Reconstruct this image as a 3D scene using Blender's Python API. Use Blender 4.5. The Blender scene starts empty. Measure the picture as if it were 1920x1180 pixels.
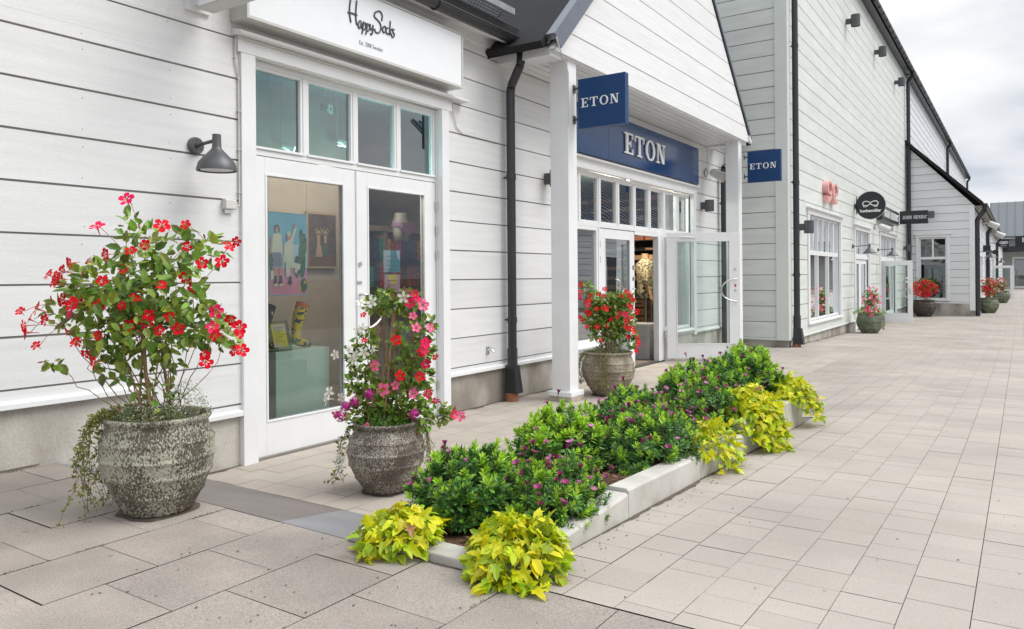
import bpy, math, random
from math import sin, cos, pi, sqrt, radians, atan2
from mathutils import Vector, Matrix, noise as mnoise
random.seed(7)
SC = bpy.context.scene
COL = SC.collection
# ------------------------------------------------------------------ camera
F_PX, YAW, ROLL, EYE, VP_Y = 1430.0, radians(33.7), -0.008, 1.45, 520.0
FW = Vector((-sin(YAW), cos(YAW), 0)); R0 = Vector((cos(YAW), sin(YAW), 0)); U0 = Vector((0, 0, 1))
RT = R0*cos(ROLL) + U0*sin(ROLL); UP = U0*cos(ROLL) - R0*sin(ROLL)
cam = bpy.data.cameras.new('camera'); camo = bpy.data.objects.new('camera', cam); COL.objects.link(camo)
m = Matrix.Identity(4)
for i in range(3):
    m[i][0], m[i][1], m[i][2] = RT[i], UP[i], -FW[i]
m[2][3] = EYE
camo.matrix_world = m
cam.sensor_width = 36; cam.lens = F_PX/1920*36; cam.shift_y = -70/1920; cam.clip_end = 2000; cam.clip_start = .05
SC.camera = camo
def ray(u, v):
    return RT*((u-960)/F_PX) + UP*((VP_Y-v)/F_PX) + FW
def atd(u, v, d):            # a point at distance d along the view axis
    return Vector((0, 0, EYE)) + ray(u, v)*d
def atX(u, v, x):
    r = ray(u, v); t = x/r.x; return Vector((x, r.y*t, EYE+r.z*t))
def atY(u, v, y):
    r = ray(u, v); t = y/r.y; return Vector((r.x*t, y, EYE+r.z*t))
# ------------------------------------------------------------------ light
SC.view_settings.view_transform = 'Standard'; SC.view_settings.look = 'None'
SC.view_settings.exposure = 0.76; SC.view_settings.gamma = 1
SUN_EL, SUN_AZ = radians(52), radians(62)      # azimuth from +y towards +x
w = bpy.data.worlds.new('World'); SC.world = w; w.use_nodes = True
nt = w.node_tree; nt.nodes.clear()
def N(nt, t, **k):
    n = nt.nodes.new(t)
    for a, b in k.items(): setattr(n, a, b)
    return n
out = N(nt, 'ShaderNodeOutputWorld'); mix = N(nt, 'ShaderNodeMixShader')
b1 = N(nt, 'ShaderNodeBackground'); b2 = N(nt, 'ShaderNodeBackground')
sky = N(nt, 'ShaderNodeTexSky', sky_type='NISHITA'); sky.sun_disc = False
sky.sun_elevation = SUN_EL; sky.sun_rotation = SUN_AZ; sky.air_density = 1; sky.dust_density = 2
b1.inputs[1].default_value = 0.09
tc = N(nt, 'ShaderNodeTexCoord'); mp = N(nt, 'ShaderNodeMapping'); mp.inputs['Scale'].default_value = (1.5, 1.5, 4.2)
mp.inputs['Location'].default_value = (.37, 1.1, .2)
nz = N(nt, 'ShaderNodeTexNoise'); nz.inputs['Scale'].default_value = 1.9; nz.inputs['Detail'].default_value = 7; nz.inputs['Roughness'].default_value = .48
cr = N(nt, 'ShaderNodeValToRGB'); e = cr.color_ramp.elements
e[0].position = .40; e[0].color = (.50, .56, .66, 1); e[1].position = .62; e[1].color = (1.0, 1.0, 1.0, 1)
e2 = cr.color_ramp.elements.new(.47); e2.color = (.74, .77, .82, 1)
nz2 = N(nt, 'ShaderNodeTexNoise'); nz2.inputs['Scale'].default_value = 1.1; nz2.inputs['Detail'].default_value = 4
cr2 = N(nt, 'ShaderNodeValToRGB'); cr2.color_ramp.elements[0].position = .30; cr2.color_ramp.elements[1].position = .40
L = nt.links.new
L(tc.outputs['Generated'], mp.inputs[0]); L(mp.outputs[0], nz.inputs[0]); L(mp.outputs[0], nz2.inputs[0])
L(nz.outputs[0], cr.inputs[0]); L(cr.outputs[0], b2.inputs[0]); sep = N(nt, 'ShaderNodeSeparateXYZ'); mrz = N(nt, 'ShaderNodeMapRange'); mrz.inputs[1].default_value = .28; mrz.inputs[2].default_value = .9; mrz.inputs[3].default_value = .62; mrz.inputs[4].default_value = 1.25
L(tc.outputs['Generated'], sep.inputs[0]); L(sep.outputs[2], mrz.inputs[0]); L(mrz.outputs[0], b2.inputs[1])
L(nz2.outputs[0], cr2.inputs[0]); L(cr2.outputs[0], mix.inputs[0])
L(sky.outputs[0], b1.inputs[0]); L(b1.outputs[0], mix.inputs[1]); L(b2.outputs[0], mix.inputs[2]); L(mix.outputs[0], out.inputs[0])
sl = bpy.data.lights.new('sun', 'SUN'); sl.energy = 1.5; sl.angle = radians(38); sl.color = (1, .965, .91)
so = bpy.data.objects.new('sun', sl); COL.objects.link(so)
sd = Vector((sin(SUN_AZ)*cos(SUN_EL), cos(SUN_AZ)*cos(SUN_EL), sin(SUN_EL)))
so.rotation_euler = sd.to_track_quat('Z', 'Y').to_euler(); so.location = (6, 3, 12)

# ------------------------------------------------------------------ materials
MATS = {}
def mat(name, col, rough=.6, var=.12, scale=6, stretch=(1, 1, 1), bump=0, bscale=None, metal=0, isl=0, hue=0,
        col2=None, ramp=(.4, .6), fine=0, fscale=200, trans=0, coat=0, spec=.5, emit=None, det=5, spots=0):
    """noise-mottled principled material; isl = brightness variation per mesh island"""
    if name in MATS: return MATS[name]
    M = bpy.data.materials.new(name); M.use_nodes = True; nt = M.node_tree; L = nt.links.new
    bs = nt.nodes['Principled BSDF']; bs.inputs['Roughness'].default_value = rough; bs.inputs['Metallic'].default_value = metal
    bs.inputs['Specular IOR Level'].default_value = spec
    if coat: bs.inputs['Coat Weight'].default_value = coat
    geo = N(nt, 'ShaderNodeNewGeometry'); mp = N(nt, 'ShaderNodeMapping'); mp.inputs['Scale'].default_value = stretch
    tco = N(nt, 'ShaderNodeTexCoord')
    L(tco.outputs['Object'], mp.inputs[0])
    nz = N(nt, 'ShaderNodeTexNoise'); nz.inputs['Scale'].default_value = scale; nz.inputs['Detail'].default_value = det
    L(mp.outputs[0], nz.inputs[0])
    cr = N(nt, 'ShaderNodeValToRGB'); e = cr.color_ramp.elements
    c1 = [max(0, c*(1-var)) for c in col]; c2 = [min(1, c*(1+var)) for c in col] if col2 is None else col2
    if col2 is not None: c1 = col
    e[0].position, e[1].position = (ramp if col2 is not None else (.3, .7)); e[0].color = (*c1, 1); e[1].color = (*c2, 1)
    L(nz.outputs[0], cr.inputs[0]); cur = cr.outputs[0]
    if fine:
        n2 = N(nt, 'ShaderNodeTexNoise'); n2.inputs['Scale'].default_value = fscale; n2.inputs['Detail'].default_value = 3
        L(tco.outputs['Object'], n2.inputs[0])
        mr = N(nt, 'ShaderNodeMapRange'); mr.inputs[1].default_value = .3; mr.inputs[2].default_value = .7
        mr.inputs[3].default_value = 1-fine; mr.inputs[4].default_value = 1+fine
        L(n2.outputs[0], mr.inputs[0])
        mx = N(nt, 'ShaderNodeVectorMath', operation='SCALE'); L(cur, mx.inputs[0]); L(mr.outputs[0], mx.inputs['Scale']); cur = mx.outputs[0]
    if isl or hue:
        hs = N(nt, 'ShaderNodeHueSaturation'); L(cur, hs.inputs['Color'])
        mr = N(nt, 'ShaderNodeMapRange'); mr.inputs[3].default_value = 1-isl; mr.inputs[4].default_value = 1+isl
        L(geo.outputs['Random Per Island'], mr.inputs[0]); L(mr.outputs[0], hs.inputs['Value'])
        if hue:
            ma = N(nt, 'ShaderNodeMath', operation='FRACT'); mm = N(nt, 'ShaderNodeMath', operation='MULTIPLY'); mm.inputs[1].default_value = 7.31
            L(geo.outputs['Random Per Island'], mm.inputs[0]); L(mm.outputs[0], ma.inputs[0])
            mr2 = N(nt, 'ShaderNodeMapRange'); mr2.inputs[3].default_value = .5-hue; mr2.inputs[4].default_value = .5+hue
            L(ma.outputs[0], mr2.inputs[0]); L(mr2.outputs[0], hs.inputs['Hue'])
        cur = hs.outputs[0]
    L(cur, bs.inputs['Base Color'])
    if spots:
        vo = N(nt, 'ShaderNodeTexVoronoi'); vo.inputs['Scale'].default_value = spots; L(tco.outputs['Object'], vo.inputs['Vector'])
        wn = N(nt, 'ShaderNodeMath', operation='LESS_THAN'); wn.inputs[1].default_value = .034; L(vo.outputs['Distance'], wn.inputs[0])
        sg = N(nt, 'ShaderNodeTexNoise'); sg.inputs['Scale'].default_value = .55; sg.inputs['Detail'].default_value = 6; L(tco.outputs['Object'], sg.inputs[0])
        m1 = N(nt, 'ShaderNodeMapRange'); m1.inputs[1].default_value = .35; m1.inputs[2].default_value = .65; m1.inputs[3].default_value = .88; m1.inputs[4].default_value = 1.06; L(sg.outputs[0], m1.inputs[0])
        m2 = N(nt, 'ShaderNodeMath', operation='MULTIPLY_ADD'); m2.inputs[1].default_value = -.28; L(wn.outputs[0], m2.inputs[0]); L(m1.outputs[0], m2.inputs[2])
        vs = N(nt, 'ShaderNodeVectorMath', operation='SCALE'); L(cur, vs.inputs[0]); L(m2.outputs[0], vs.inputs['Scale']); cur = vs.outputs[0]; L(cur, bs.inputs['Base Color'])
    if bump:
        bn = N(nt, 'ShaderNodeTexNoise'); bn.inputs['Scale'].default_value = bscale or scale*3; bn.inputs['Detail'].default_value = 4
        L(mp.outputs[0], bn.inputs[0]); bp = N(nt, 'ShaderNodeBump'); bp.inputs['Strength'].default_value = bump; bp.inputs['Distance'].default_value = .01
        L(bn.outputs[0], bp.inputs['Height']); L(bp.outputs[0], bs.inputs['Normal'])
    if trans:
        tr = N(nt, 'ShaderNodeBsdfTranslucent'); L(cur, tr.inputs[0]); ms = N(nt, 'ShaderNodeMixShader'); ms.inputs[0].default_value = trans
        o = nt.nodes['Material Output']; L(bs.outputs[0], ms.inputs[1]); L(tr.outputs[0], ms.inputs[2]); L(ms.outputs[0], o.inputs[0])
    if emit:
        bs.inputs['Emission Color'].default_value = (*emit[:3], 1); bs.inputs['Emission Strength'].default_value = emit[3]
    MATS[name] = M; return M
def glass(name, tint=(.85, .92, .9), boost=1.0):
    if name in MATS: return MATS[name]
    M = bpy.data.materials.new(name); M.use_nodes = True; nt = M.node_tree; nt.nodes.clear(); L = nt.links.new
    o = N(nt, 'ShaderNodeOutputMaterial'); t = N(nt, 'ShaderNodeBsdfTransparent'); g = N(nt, 'ShaderNodeBsdfGlossy')
    g.inputs['Roughness'].default_value = 0.0; t.inputs[0].default_value = (*tint, 1); g.inputs[0].default_value = (.95, .98, 1, 1)
    f = N(nt, 'ShaderNodeFresnel'); f.inputs[0].default_value = 1.5
    mm = N(nt, 'ShaderNodeMath', operation='MULTIPLY'); mm.use_clamp = True; mm.inputs[1].default_value = boost
    tc = N(nt, 'ShaderNodeTexCoord'); nz = N(nt, 'ShaderNodeTexNoise'); nz.inputs['Scale'].default_value = 1.6; nz.inputs['Detail'].default_value = 0
    bp = N(nt, 'ShaderNodeBump'); bp.inputs['Strength'].default_value = .12; bp.inputs['Distance'].default_value = .012
    L(tc.outputs['Object'], nz.inputs[0]); L(nz.outputs[0], bp.inputs['Height']); L(bp.outputs[0], g.inputs['Normal'])
    s = N(nt, 'ShaderNodeMixShader'); L(f.outputs[0], mm.inputs[0]); L(mm.outputs[0], s.inputs[0]); L(t.outputs[0], s.inputs[1]); L(g.outputs[0], s.inputs[2]); L(s.outputs[0], o.inputs[0])
    MATS[name] = M; return M
PAINT = mat('white_paint', (.70, .705, .71), .5, .05, 3, (1, .35, 6), bump=.12, bscale=30, isl=.035, fine=.03, fscale=90)
PAINT2 = mat('white_trim_paint', (.765, .775, .785), .42, .03, 4, bump=.03)
GABLEP = mat('bright_white_paint', (.74, .745, .75), .5, .05, 4, (1, .4, 6), bump=.1, bscale=30, isl=.025, fine=.03, fscale=90)
SAGE = mat('pale_sage_paint', (.635, .665, .632), .55, .07, 2, (.6, .6, 4), bump=.12, bscale=30, isl=.035, fine=.05, fscale=60)
SAGE2 = mat('pale_sage_trim_paint', (.63, .665, .635), .5, .03, 4)
COOL = mat('cool_white_paint', (.70, .72, .745), .55, .05, 2, (.4, .4, 4), isl=.03)
GROOVE = mat('shadow_groove_wood', (.26, .245, .225), .8, .1)
CONC = mat('plinth_concrete', (.24, .215, .18), .85, .3, 1.7, (1, 1, .6), bump=.3, bscale=60, fine=.12, fscale=120, col2=(.50, .475, .43), ramp=(.38, .62), det=9)
NAIL = mat('rusty_nail', (.2, .17, .15), .7)
DARK = mat('black_metal', (.022, .023, .028), .32, .1, metal=0, spec=.6)
ANTH = mat('anthracite_metal', (.095, .098, .104), .42, .08, metal=.3)
ROOFM = mat('black_roof_felt', (.009, .0095, .011), .85, .25, 3, bump=.2)
BARGE = mat('grey_verge_metal', (.15, .165, .20), .35, .06, metal=.5)
STEEL = mat('brushed_steel', (.62, .62, .61), .28, .05, metal=1)
NAVY = mat('navy_enamel', (.010, .046, .150), .16, .05)
NAVY2 = mat('navy_satin_panel', (.010, .048, .150), .42, .05, spec=.3)
LETTER = mat('white_letter', (.82, .83, .84), .4, .02)
INK = mat('dark_grey_letter', (.06, .065, .07), .5, .02)
BLACKS = mat('black_sign_face', (.014, .018, .024), .3, .05)
LBOX = mat('white_sign_acrylic', (.80, .82, .845), .22, .015)
LBOXF = mat('sign_box_aluminium', (.55, .55, .53), .4, .03)
CABLE = mat('cream_cable', (.60, .585, .545), .5, .05)
G1 = glass('clear_glass', (.95, .97, .96), 1.8)
G2 = glass('teal_glass', (.20, .50, .55), 4.2)
G3 = glass('green_tinted_glass', (.80, .90, .86), 1.1)
GD = glass('grey_window_glass', (.30, .40, .42), 4.6)
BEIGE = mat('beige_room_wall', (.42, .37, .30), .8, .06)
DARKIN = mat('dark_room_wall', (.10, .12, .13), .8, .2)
CEIL = mat('room_ceiling', (.40, .44, .45), .8, .05)
FLOORIN = mat('room_floor', (.22, .17, .13), .5, .2)
BARK = mat('cane_stem', (.30, .19, .10), .8, .25, 20)
SOIL = mat('bark_mulch', (.055, .03, .018), .95, .5, 60, bump=1, bscale=80, col2=(.20, .10, .06), ramp=(.4, .65))
TERRA = mat('terracotta', (.30, .12, .07), .8, .15)
FL_GREEN = mat('mandevilla_leaf', (.185, .285, .035), .36, .25, 30, isl=.6, hue=.04, trans=.25, spec=.6)
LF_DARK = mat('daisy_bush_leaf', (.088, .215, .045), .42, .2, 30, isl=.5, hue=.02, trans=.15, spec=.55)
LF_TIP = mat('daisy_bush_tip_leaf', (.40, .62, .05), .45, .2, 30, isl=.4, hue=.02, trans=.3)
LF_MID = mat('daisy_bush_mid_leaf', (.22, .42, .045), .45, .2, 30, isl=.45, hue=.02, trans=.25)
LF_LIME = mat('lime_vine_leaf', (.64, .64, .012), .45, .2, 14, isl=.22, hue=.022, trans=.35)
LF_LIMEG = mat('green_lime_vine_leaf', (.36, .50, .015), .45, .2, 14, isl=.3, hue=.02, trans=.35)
LF_IVY = mat('trailing_stem_leaf', (.26, .28, .07), .6, .2, 30, isl=.4, hue=.04, trans=.3)
LF_SILV = mat('alyssum_leaf', (.20, .25, .11), .6, .2, 30, isl=.4, trans=.2)
P_RED = mat('red_petal', (.60, .002, .014), .6, .15, 30, isl=.25, trans=.12, spec=.15)
P_PINK = mat('pink_petal', (.85, .13, .29), .5, .15, 30, isl=.15, trans=.25)
P_WHITE = mat('white_petal', (.85, .84, .78), .5, .06, 30, trans=.2)
P_MAG = mat('magenta_petal', (.50, .015, .26), .5, .2, 30, isl=.3, trans=.2)
P_CRIM = mat('crimson_pink_petal', (.74, .012, .10), .6, .2, 30, isl=.2, trans=.12, spec=.15)
P_TUBE = mat('flower_tube', (.55, .12, .08), .5, .1)
P_YEL = mat('yellow_throat', (.75, .24, .03), .5, .1)
P_DAISY = mat('daisy_purple_petal', (.22, .012, .10), .5, .3, 40, isl=.3, hue=.02)
P_DAISYL = mat('daisy_pale_petal', (.50, .16, .36), .5, .3, 40, isl=.2)
P_DEYE = mat('daisy_eye', (.03, .012, .03), .6)
P_BUD = mat('red_bud', (.38, .05, .06), .5, .2)

def pot_mat(name, base, glaze, r0, r1):
    M = bpy.data.materials.new(name); M.use_nodes = True; nt = M.node_tree; L = nt.links.new
    bs = nt.nodes['Principled BSDF']; tc = N(nt, 'ShaderNodeTexCoord')
    n1 = N(nt, 'ShaderNodeTexNoise'); n1.inputs['Scale'].default_value = 120; n1.inputs['Detail'].default_value = 5
    n2 = N(nt, 'ShaderNodeTexNoise'); n2.inputs['Scale'].default_value = 5.5; n2.inputs['Detail'].default_value = 4
    mp = N(nt, 'ShaderNodeMapping'); mp.inputs['Scale'].default_value = (1, 1, .6); L(tc.outputs['Object'], mp.inputs[0])
    L(mp.outputs[0], n1.inputs[0]); L(tc.outputs['Object'], n2.inputs[0])
    ad = N(nt, 'ShaderNodeMath', operation='MULTIPLY_ADD'); ad.inputs[1].default_value = .8; L(n2.outputs[0], ad.inputs[0]); L(n1.outputs[0], ad.inputs[2])
    cr = N(nt, 'ShaderNodeValToRGB'); e = cr.color_ramp.elements; e[0].position = r0; e[1].position = r1
    e[0].color = (*base, 1); e[1].color = (*glaze, 1); L(ad.outputs[0], cr.inputs[0])
    n3 = N(nt, 'ShaderNodeTexNoise'); n3.inputs['Scale'].default_value = 180; L(tc.outputs['Object'], n3.inputs[0])
    mr = N(nt, 'ShaderNodeMapRange'); mr.inputs[1].default_value = .3; mr.inputs[2].default_value = .7; mr.inputs[3].default_value = .65; mr.inputs[4].default_value = 1.35; L(n3.outputs[0], mr.inputs[0])
    sc = N(nt, 'ShaderNodeVectorMath', operation='SCALE'); L(cr.outputs[0], sc.inputs[0]); L(mr.outputs[0], sc.inputs['Scale']); L(sc.outputs[0], bs.inputs['Base Color'])
    bs.inputs['Roughness'].default_value = .6
    bp = N(nt, 'ShaderNodeBump'); bp.inputs['Strength'].default_value = .8; bp.inputs['Distance'].default_value = .008; L(ad.outputs[0], bp.inputs['Height']); L(bp.outputs[0], bs.inputs['Normal'])
    return M
POT1 = pot_mat('speckled_glazed_stoneware', (.085, .07, .052), (.37, .365, .285), .87, .99)
POT2 = pot_mat('brown_glazed_stoneware', (.10, .075, .062), (.36, .335, .28), .86, .99)
POT3 = pot_mat('sandy_glazed_stoneware', (.16, .125, .09), (.36, .32, .23), .84, 1.0)
POT4 = pot_mat('olive_glazed_stoneware', (.075, .09, .055), (.20, .23, .15), .86, .98)
POT5 = pot_mat('dark_brown_stoneware', (.035, .027, .022), (.10, .075, .06), .88, 1.0)

# ------------------------------------------------------------------ mesh helpers
LOCAL = set()
class P:
    def __init__(s): s.v = []; s.f = []; s.m = []
    def face(s, pts, mi=0):
        b = len(s.v); s.v += [tuple(p) for p in pts]; s.f.append(tuple(range(b, b+len(pts)))); s.m.append(mi)
    def box(s, x0, x1, y0, y1, z0, z1, mi=0, xf=None):
        if x0 > x1: x0, x1 = x1, x0
        if y0 > y1: y0, y1 = y1, y0
        c = [(x, y, z) for z in (z0, z1) for y in (y0, y1) for x in (x0, x1)]
        if xf: c = [xf(p) for p in c]
        b = len(s.v); s.v += [tuple(p) for p in c]
        for q in ((0, 2, 3, 1), (4, 5, 7, 6), (0, 1, 5, 4), (2, 6, 7, 3), (0, 4, 6, 2), (1, 3, 7, 5)):
            s.f.append(tuple(b+i for i in q)); s.m.append(mi)
    def hexa(s, c, mi=0):      # 8 corners, order as in box
        b = len(s.v); s.v += [tuple(p) for p in c]
        for q in ((0, 2, 3, 1), (4, 5, 7, 6), (0, 1, 5, 4), (2, 6, 7, 3), (0, 4, 6, 2), (1, 3, 7, 5)):
            s.f.append(tuple(b+i for i in q)); s.m.append(mi)
    def prism(s, poly, d0, d1, fn, mi=0):   # poly in 2D (a,b); fn(a,b,d)->xyz
        n = len(poly); b = len(s.v)
        s.v += [tuple(fn(a, c, d0)) for a, c in poly] + [tuple(fn(a, c, d1)) for a, c in poly]
        s.f.append(tuple(range(b+n-1, b-1, -1))); s.f.append(tuple(range(b+n, b+2*n))); s.m += [mi, mi]
        for i in range(n):
            j = (i+1) % n; s.f.append((b+i, b+j, b+n+j, b+n+i)); s.m.append(mi)
    def tube(s, pts, r, n=8, mi=0, cap=True):
        pts = [Vector(p) for p in pts]; R = r if isinstance(r, (list, tuple)) else [r]*len(pts); b = len(s.v)
        for i, p in enumerate(pts):
            t = (pts[min(i+1, len(pts)-1)]-pts[max(i-1, 0)]);
            t = t.normalized() if t.length > 1e-9 else Vector((0, 0, 1))
            a = Vector((0, 0, 1)) if abs(t.z) < .9 else Vector((0, 1, 0))
            u = t.cross(a).normalized(); w_ = t.cross(u)
            for k in range(n):
                an = 2*pi*k/n; s.v.append(tuple(p+(u*cos(an)+w_*sin(an))*R[i]))
        for i in range(len(pts)-1):
            for k in range(n):
                k2 = (k+1) % n; s.f.append((b+i*n+k, b+i*n+k2, b+(i+1)*n+k2, b+(i+1)*n+k)); s.m.append(mi)
        if cap:
            s.f.append(tuple(b+k for k in range(n-1, -1, -1))); s.m.append(mi)
            q = b+(len(pts)-1)*n; s.f.append(tuple(q+k for k in range(n))); s.m.append(mi)
    def lathe(s, prof, n=32, c=(0, 0, 0), mi=0, wob=None):
        b = len(s.v)
        for j, (r, z) in enumerate(prof):
            for k in range(n):
                a = 2*pi*k/n; rr = r*(1+(wob(a, z) if wob else 0))
                s.v.append((c[0]+rr*cos(a), c[1]+rr*sin(a), c[2]+z))
        for j in range(len(prof)-1):
            for k in range(n):
                k2 = (k+1) % n; s.f.append((b+j*n+k, b+j*n+k2, b+(j+1)*n+k2, b+(j+1)*n+k)); s.m.append(mi)
        s.f.append(tuple(b+k for k in range(n-1, -1, -1))); s.m.append(mi)
    def split(s, name, mats, parent=None, bevel=0, tol=.03):
        # every separate piece becomes its own object (pieces whose boxes touch stay together)
        par = list(range(len(s.v)))
        def fd(a):
            while par[a] != a: par[a] = par[par[a]]; a = par[a]
            return a
        for f in s.f:
            for q in f[1:]: par[fd(q)] = fd(f[0])
        grp = {}
        for i, f in enumerate(s.f): grp.setdefault(fd(f[0]), []).append(i)
        G = []
        for fs in grp.values():
            vs = [s.v[i] for k in fs for i in s.f[k]]; G.append([fs, [min(v[i] for v in vs) for i in range(3)], [max(v[i] for v in vs) for i in range(3)]])
        ch = True
        while ch:
            ch = False
            for i in range(len(G)):
                for j in range(i+1, len(G)):
                    if all(G[i][1][k] <= G[j][2][k]+tol and G[j][1][k] <= G[i][2][k]+tol for k in range(3)):
                        G[i] = [G[i][0]+G[j][0], [min(a, b) for a, b in zip(G[i][1], G[j][1])], [max(a, b) for a, b in zip(G[i][2], G[j][2])]]; del G[j]; ch = True; break
                if ch: break
        out = []
        for fs, _, _ in G:
            q = P(); m_ = {}
            for k in fs:
                for i in s.f[k]:
                    if i not in m_: m_[i] = len(q.v); q.v.append(s.v[i])
                q.f.append(tuple(m_[i] for i in s.f[k])); q.m.append(s.m[k])
            out.append(q.obj(name, mats, parent, bevel=bevel))
        return out
    def obj(s, name, mats, parent=None, smooth=False, bevel=0, loc=None):
        me = bpy.data.meshes.new(name); me.from_pydata(s.v, [], s.f)
        if not isinstance(mats, (list, tuple)): mats = [mats]
        for q in mats: me.materials.append(q)
        me.polygons.foreach_set('material_index', s.m)
        if smooth: me.polygons.foreach_set('use_smooth', [True]*len(s.f))
        me.update()
        o = bpy.data.objects.new(name, me); COL.objects.link(o)
        if parent:
            o.parent = parent
            if parent.type == 'EMPTY' and parent.name not in LOCAL:      # mesh is in world coordinates
                o.matrix_parent_inverse = Matrix.LocRotScale(parent.location, parent.rotation_euler, None).inverted()
        if loc is not None: o.location = loc
        if bevel:
            md = o.modifiers.new('bevel', 'BEVEL'); md.width = bevel; md.segments = 2; md.limit_method = 'ANGLE'; md.angle_limit = radians(40)
        return o
def tag(o, label=None, cat=None, group=None, kind=None):
    if label: o['label'] = label
    if cat: o['category'] = cat
    if group: o['group'] = group
    if kind: o['kind'] = kind
    return o
def thing(name, loc, label, cat, group=None, rz=0, local=False):
    o = bpy.data.objects.new(name, None); COL.objects.link(o); o.empty_display_size = .2
    o.location = loc; o.rotation_euler = (0, 0, rz); tag(o, label, cat, group)
    if local: LOCAL.add(o.name)
    return o
def text_pts(body, size, fn, offset=0, spacing=1.0, depth=0.002, center=False):
    """letters as thin solid plates; fn(a,b,d)->xyz"""
    cu = bpy.data.curves.new('t', 'FONT'); cu.body = body; cu.size = size; cu.offset = offset; cu.space_character = spacing; cu.extrude = depth/2; cu.resolution_u = 3
    if center: cu.align_x = 'CENTER'
    o = bpy.data.objects.new('t', cu); COL.objects.link(o)
    bpy.context.view_layer.update()
    me = bpy.data.meshes.new_from_object(o.evaluated_get(bpy.context.evaluated_depsgraph_get()))
    p = P()
    p.v = [tuple(fn(v.co.x, v.co.y, v.co.z+depth/2)) for v in me.vertices]
    p.f = [tuple(q.vertices) for q in me.polygons]; p.m = [0]*len(p.f)
    bpy.data.objects.remove(o); bpy.data.meshes.remove(me); return p
# slab-serif capitals: rectangles/polys in a unit-high box
def ring(cx, cy, rx, ry, tx, ty, a0=0, a1=360, n=20):
    out = []
    for i in range(n):
        t0 = radians(a0+(a1-a0)*i/n); t1 = radians(a0+(a1-a0)*(i+1)/n)
        out.append([(cx+rx*cos(t0), cy+ry*sin(t0)), (cx+rx*cos(t1), cy+ry*sin(t1)), (cx+(rx-tx)*cos(t1), cy+(ry-ty)*sin(t1)), (cx+(rx-tx)*cos(t0), cy+(ry-ty)*sin(t0))])
    return out
def rc(x0, y0, x1, y1): return [(x0, y0), (x1, y0), (x1, y1), (x0, y1)]
GL = {
 'E': (.84, [rc(.0, 0, .76, .075), rc(.0, .925, .76, 1), rc(.13, .075, .32, .925), rc(.32, .46, .56, .54), rc(.50, .36, .58, .46), rc(.50, .54, .58, .64), rc(.68, .075, .76, .27), rc(.68, .73, .76, .925)]),
 'T': (.92, [rc(.0, .92, .86, 1), rc(0, .70, .075, .92), rc(.785, .70, .86, .92), rc(.34, .07, .52, .92), rc(.20, 0, .66, .07)]),
 'O': (.98, ring(.47, .5, .46, .52, .18, .08)),
 'N': (.98, [rc(0, .93, .30, 1), rc(.11, .07, .19, .93), rc(0, 0, .32, .07), [(.12, 1), (.36, 1), (.80, 0), (.62, 0)], rc(.72, .0, .80, .93), rc(.60, .93, .94, 1)]),
 'J': (.62, [rc(.22, .93, .60, 1), rc(.32, .2, .50, .93)] + ring(.27, .22, .23, .24, .17, .08, 180, 360, 8)),
 'H': (1.02, [rc(0, 0, .36, .07), rc(0, .93, .36, 1), rc(.09, .07, .27, .93), rc(.27, .46, .70, .54), rc(.60, 0, .96, .07), rc(.60, .93, .96, 1), rc(.70, .07, .88, .93)]),
 'R': (.94, [rc(0, 0, .36, .07), rc(0, .93, .5, 1), rc(.09, .07, .27, .93), rc(.27, .47, .5, .54), rc(.70, 0, .90, .07), [(.42, .47), (.60, .47), (.84, .03), (.66, .03)]] + ring(.48, .735, .32, .265, .17, .07, -90, 90, 10)),
 'I': (.44, [rc(0, 0, .36, .07), rc(0, .93, .36, 1), rc(.09, .07, .27, .93)]),
 'C': (.88, ring(.46, .5, .45, .52, .18, .08, 40, 320, 16) + [rc(.74, .68, .80, 1)]),
 'B': (.92, [rc(0, 0, .5, .07), rc(0, .93, .48, 1), rc(.09, .07, .27, .93), rc(.27, .49, .5, .56)] + ring(.46, .745, .30, .255, .17, .07, -90, 90, 10) + ring(.48, .265, .36, .265, .18, .07, -90, 90, 10)),
 ' ': (.45, [])}
def slab_text(s, h, fn, depth=.004, stretch=1.0, track=.06, squash=None):
    p = P(); x = 0; eps = 0
    for ch in s:
        wd, polys = GL[ch]
        for q in polys:
            eps = (eps+1) % 5
            p.prism([((x+a)*h*stretch, b*h) for a, b in q], 0, depth+eps*.00006, fn)
        x += wd+track
    return p, (x-track)*h*stretch
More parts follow.
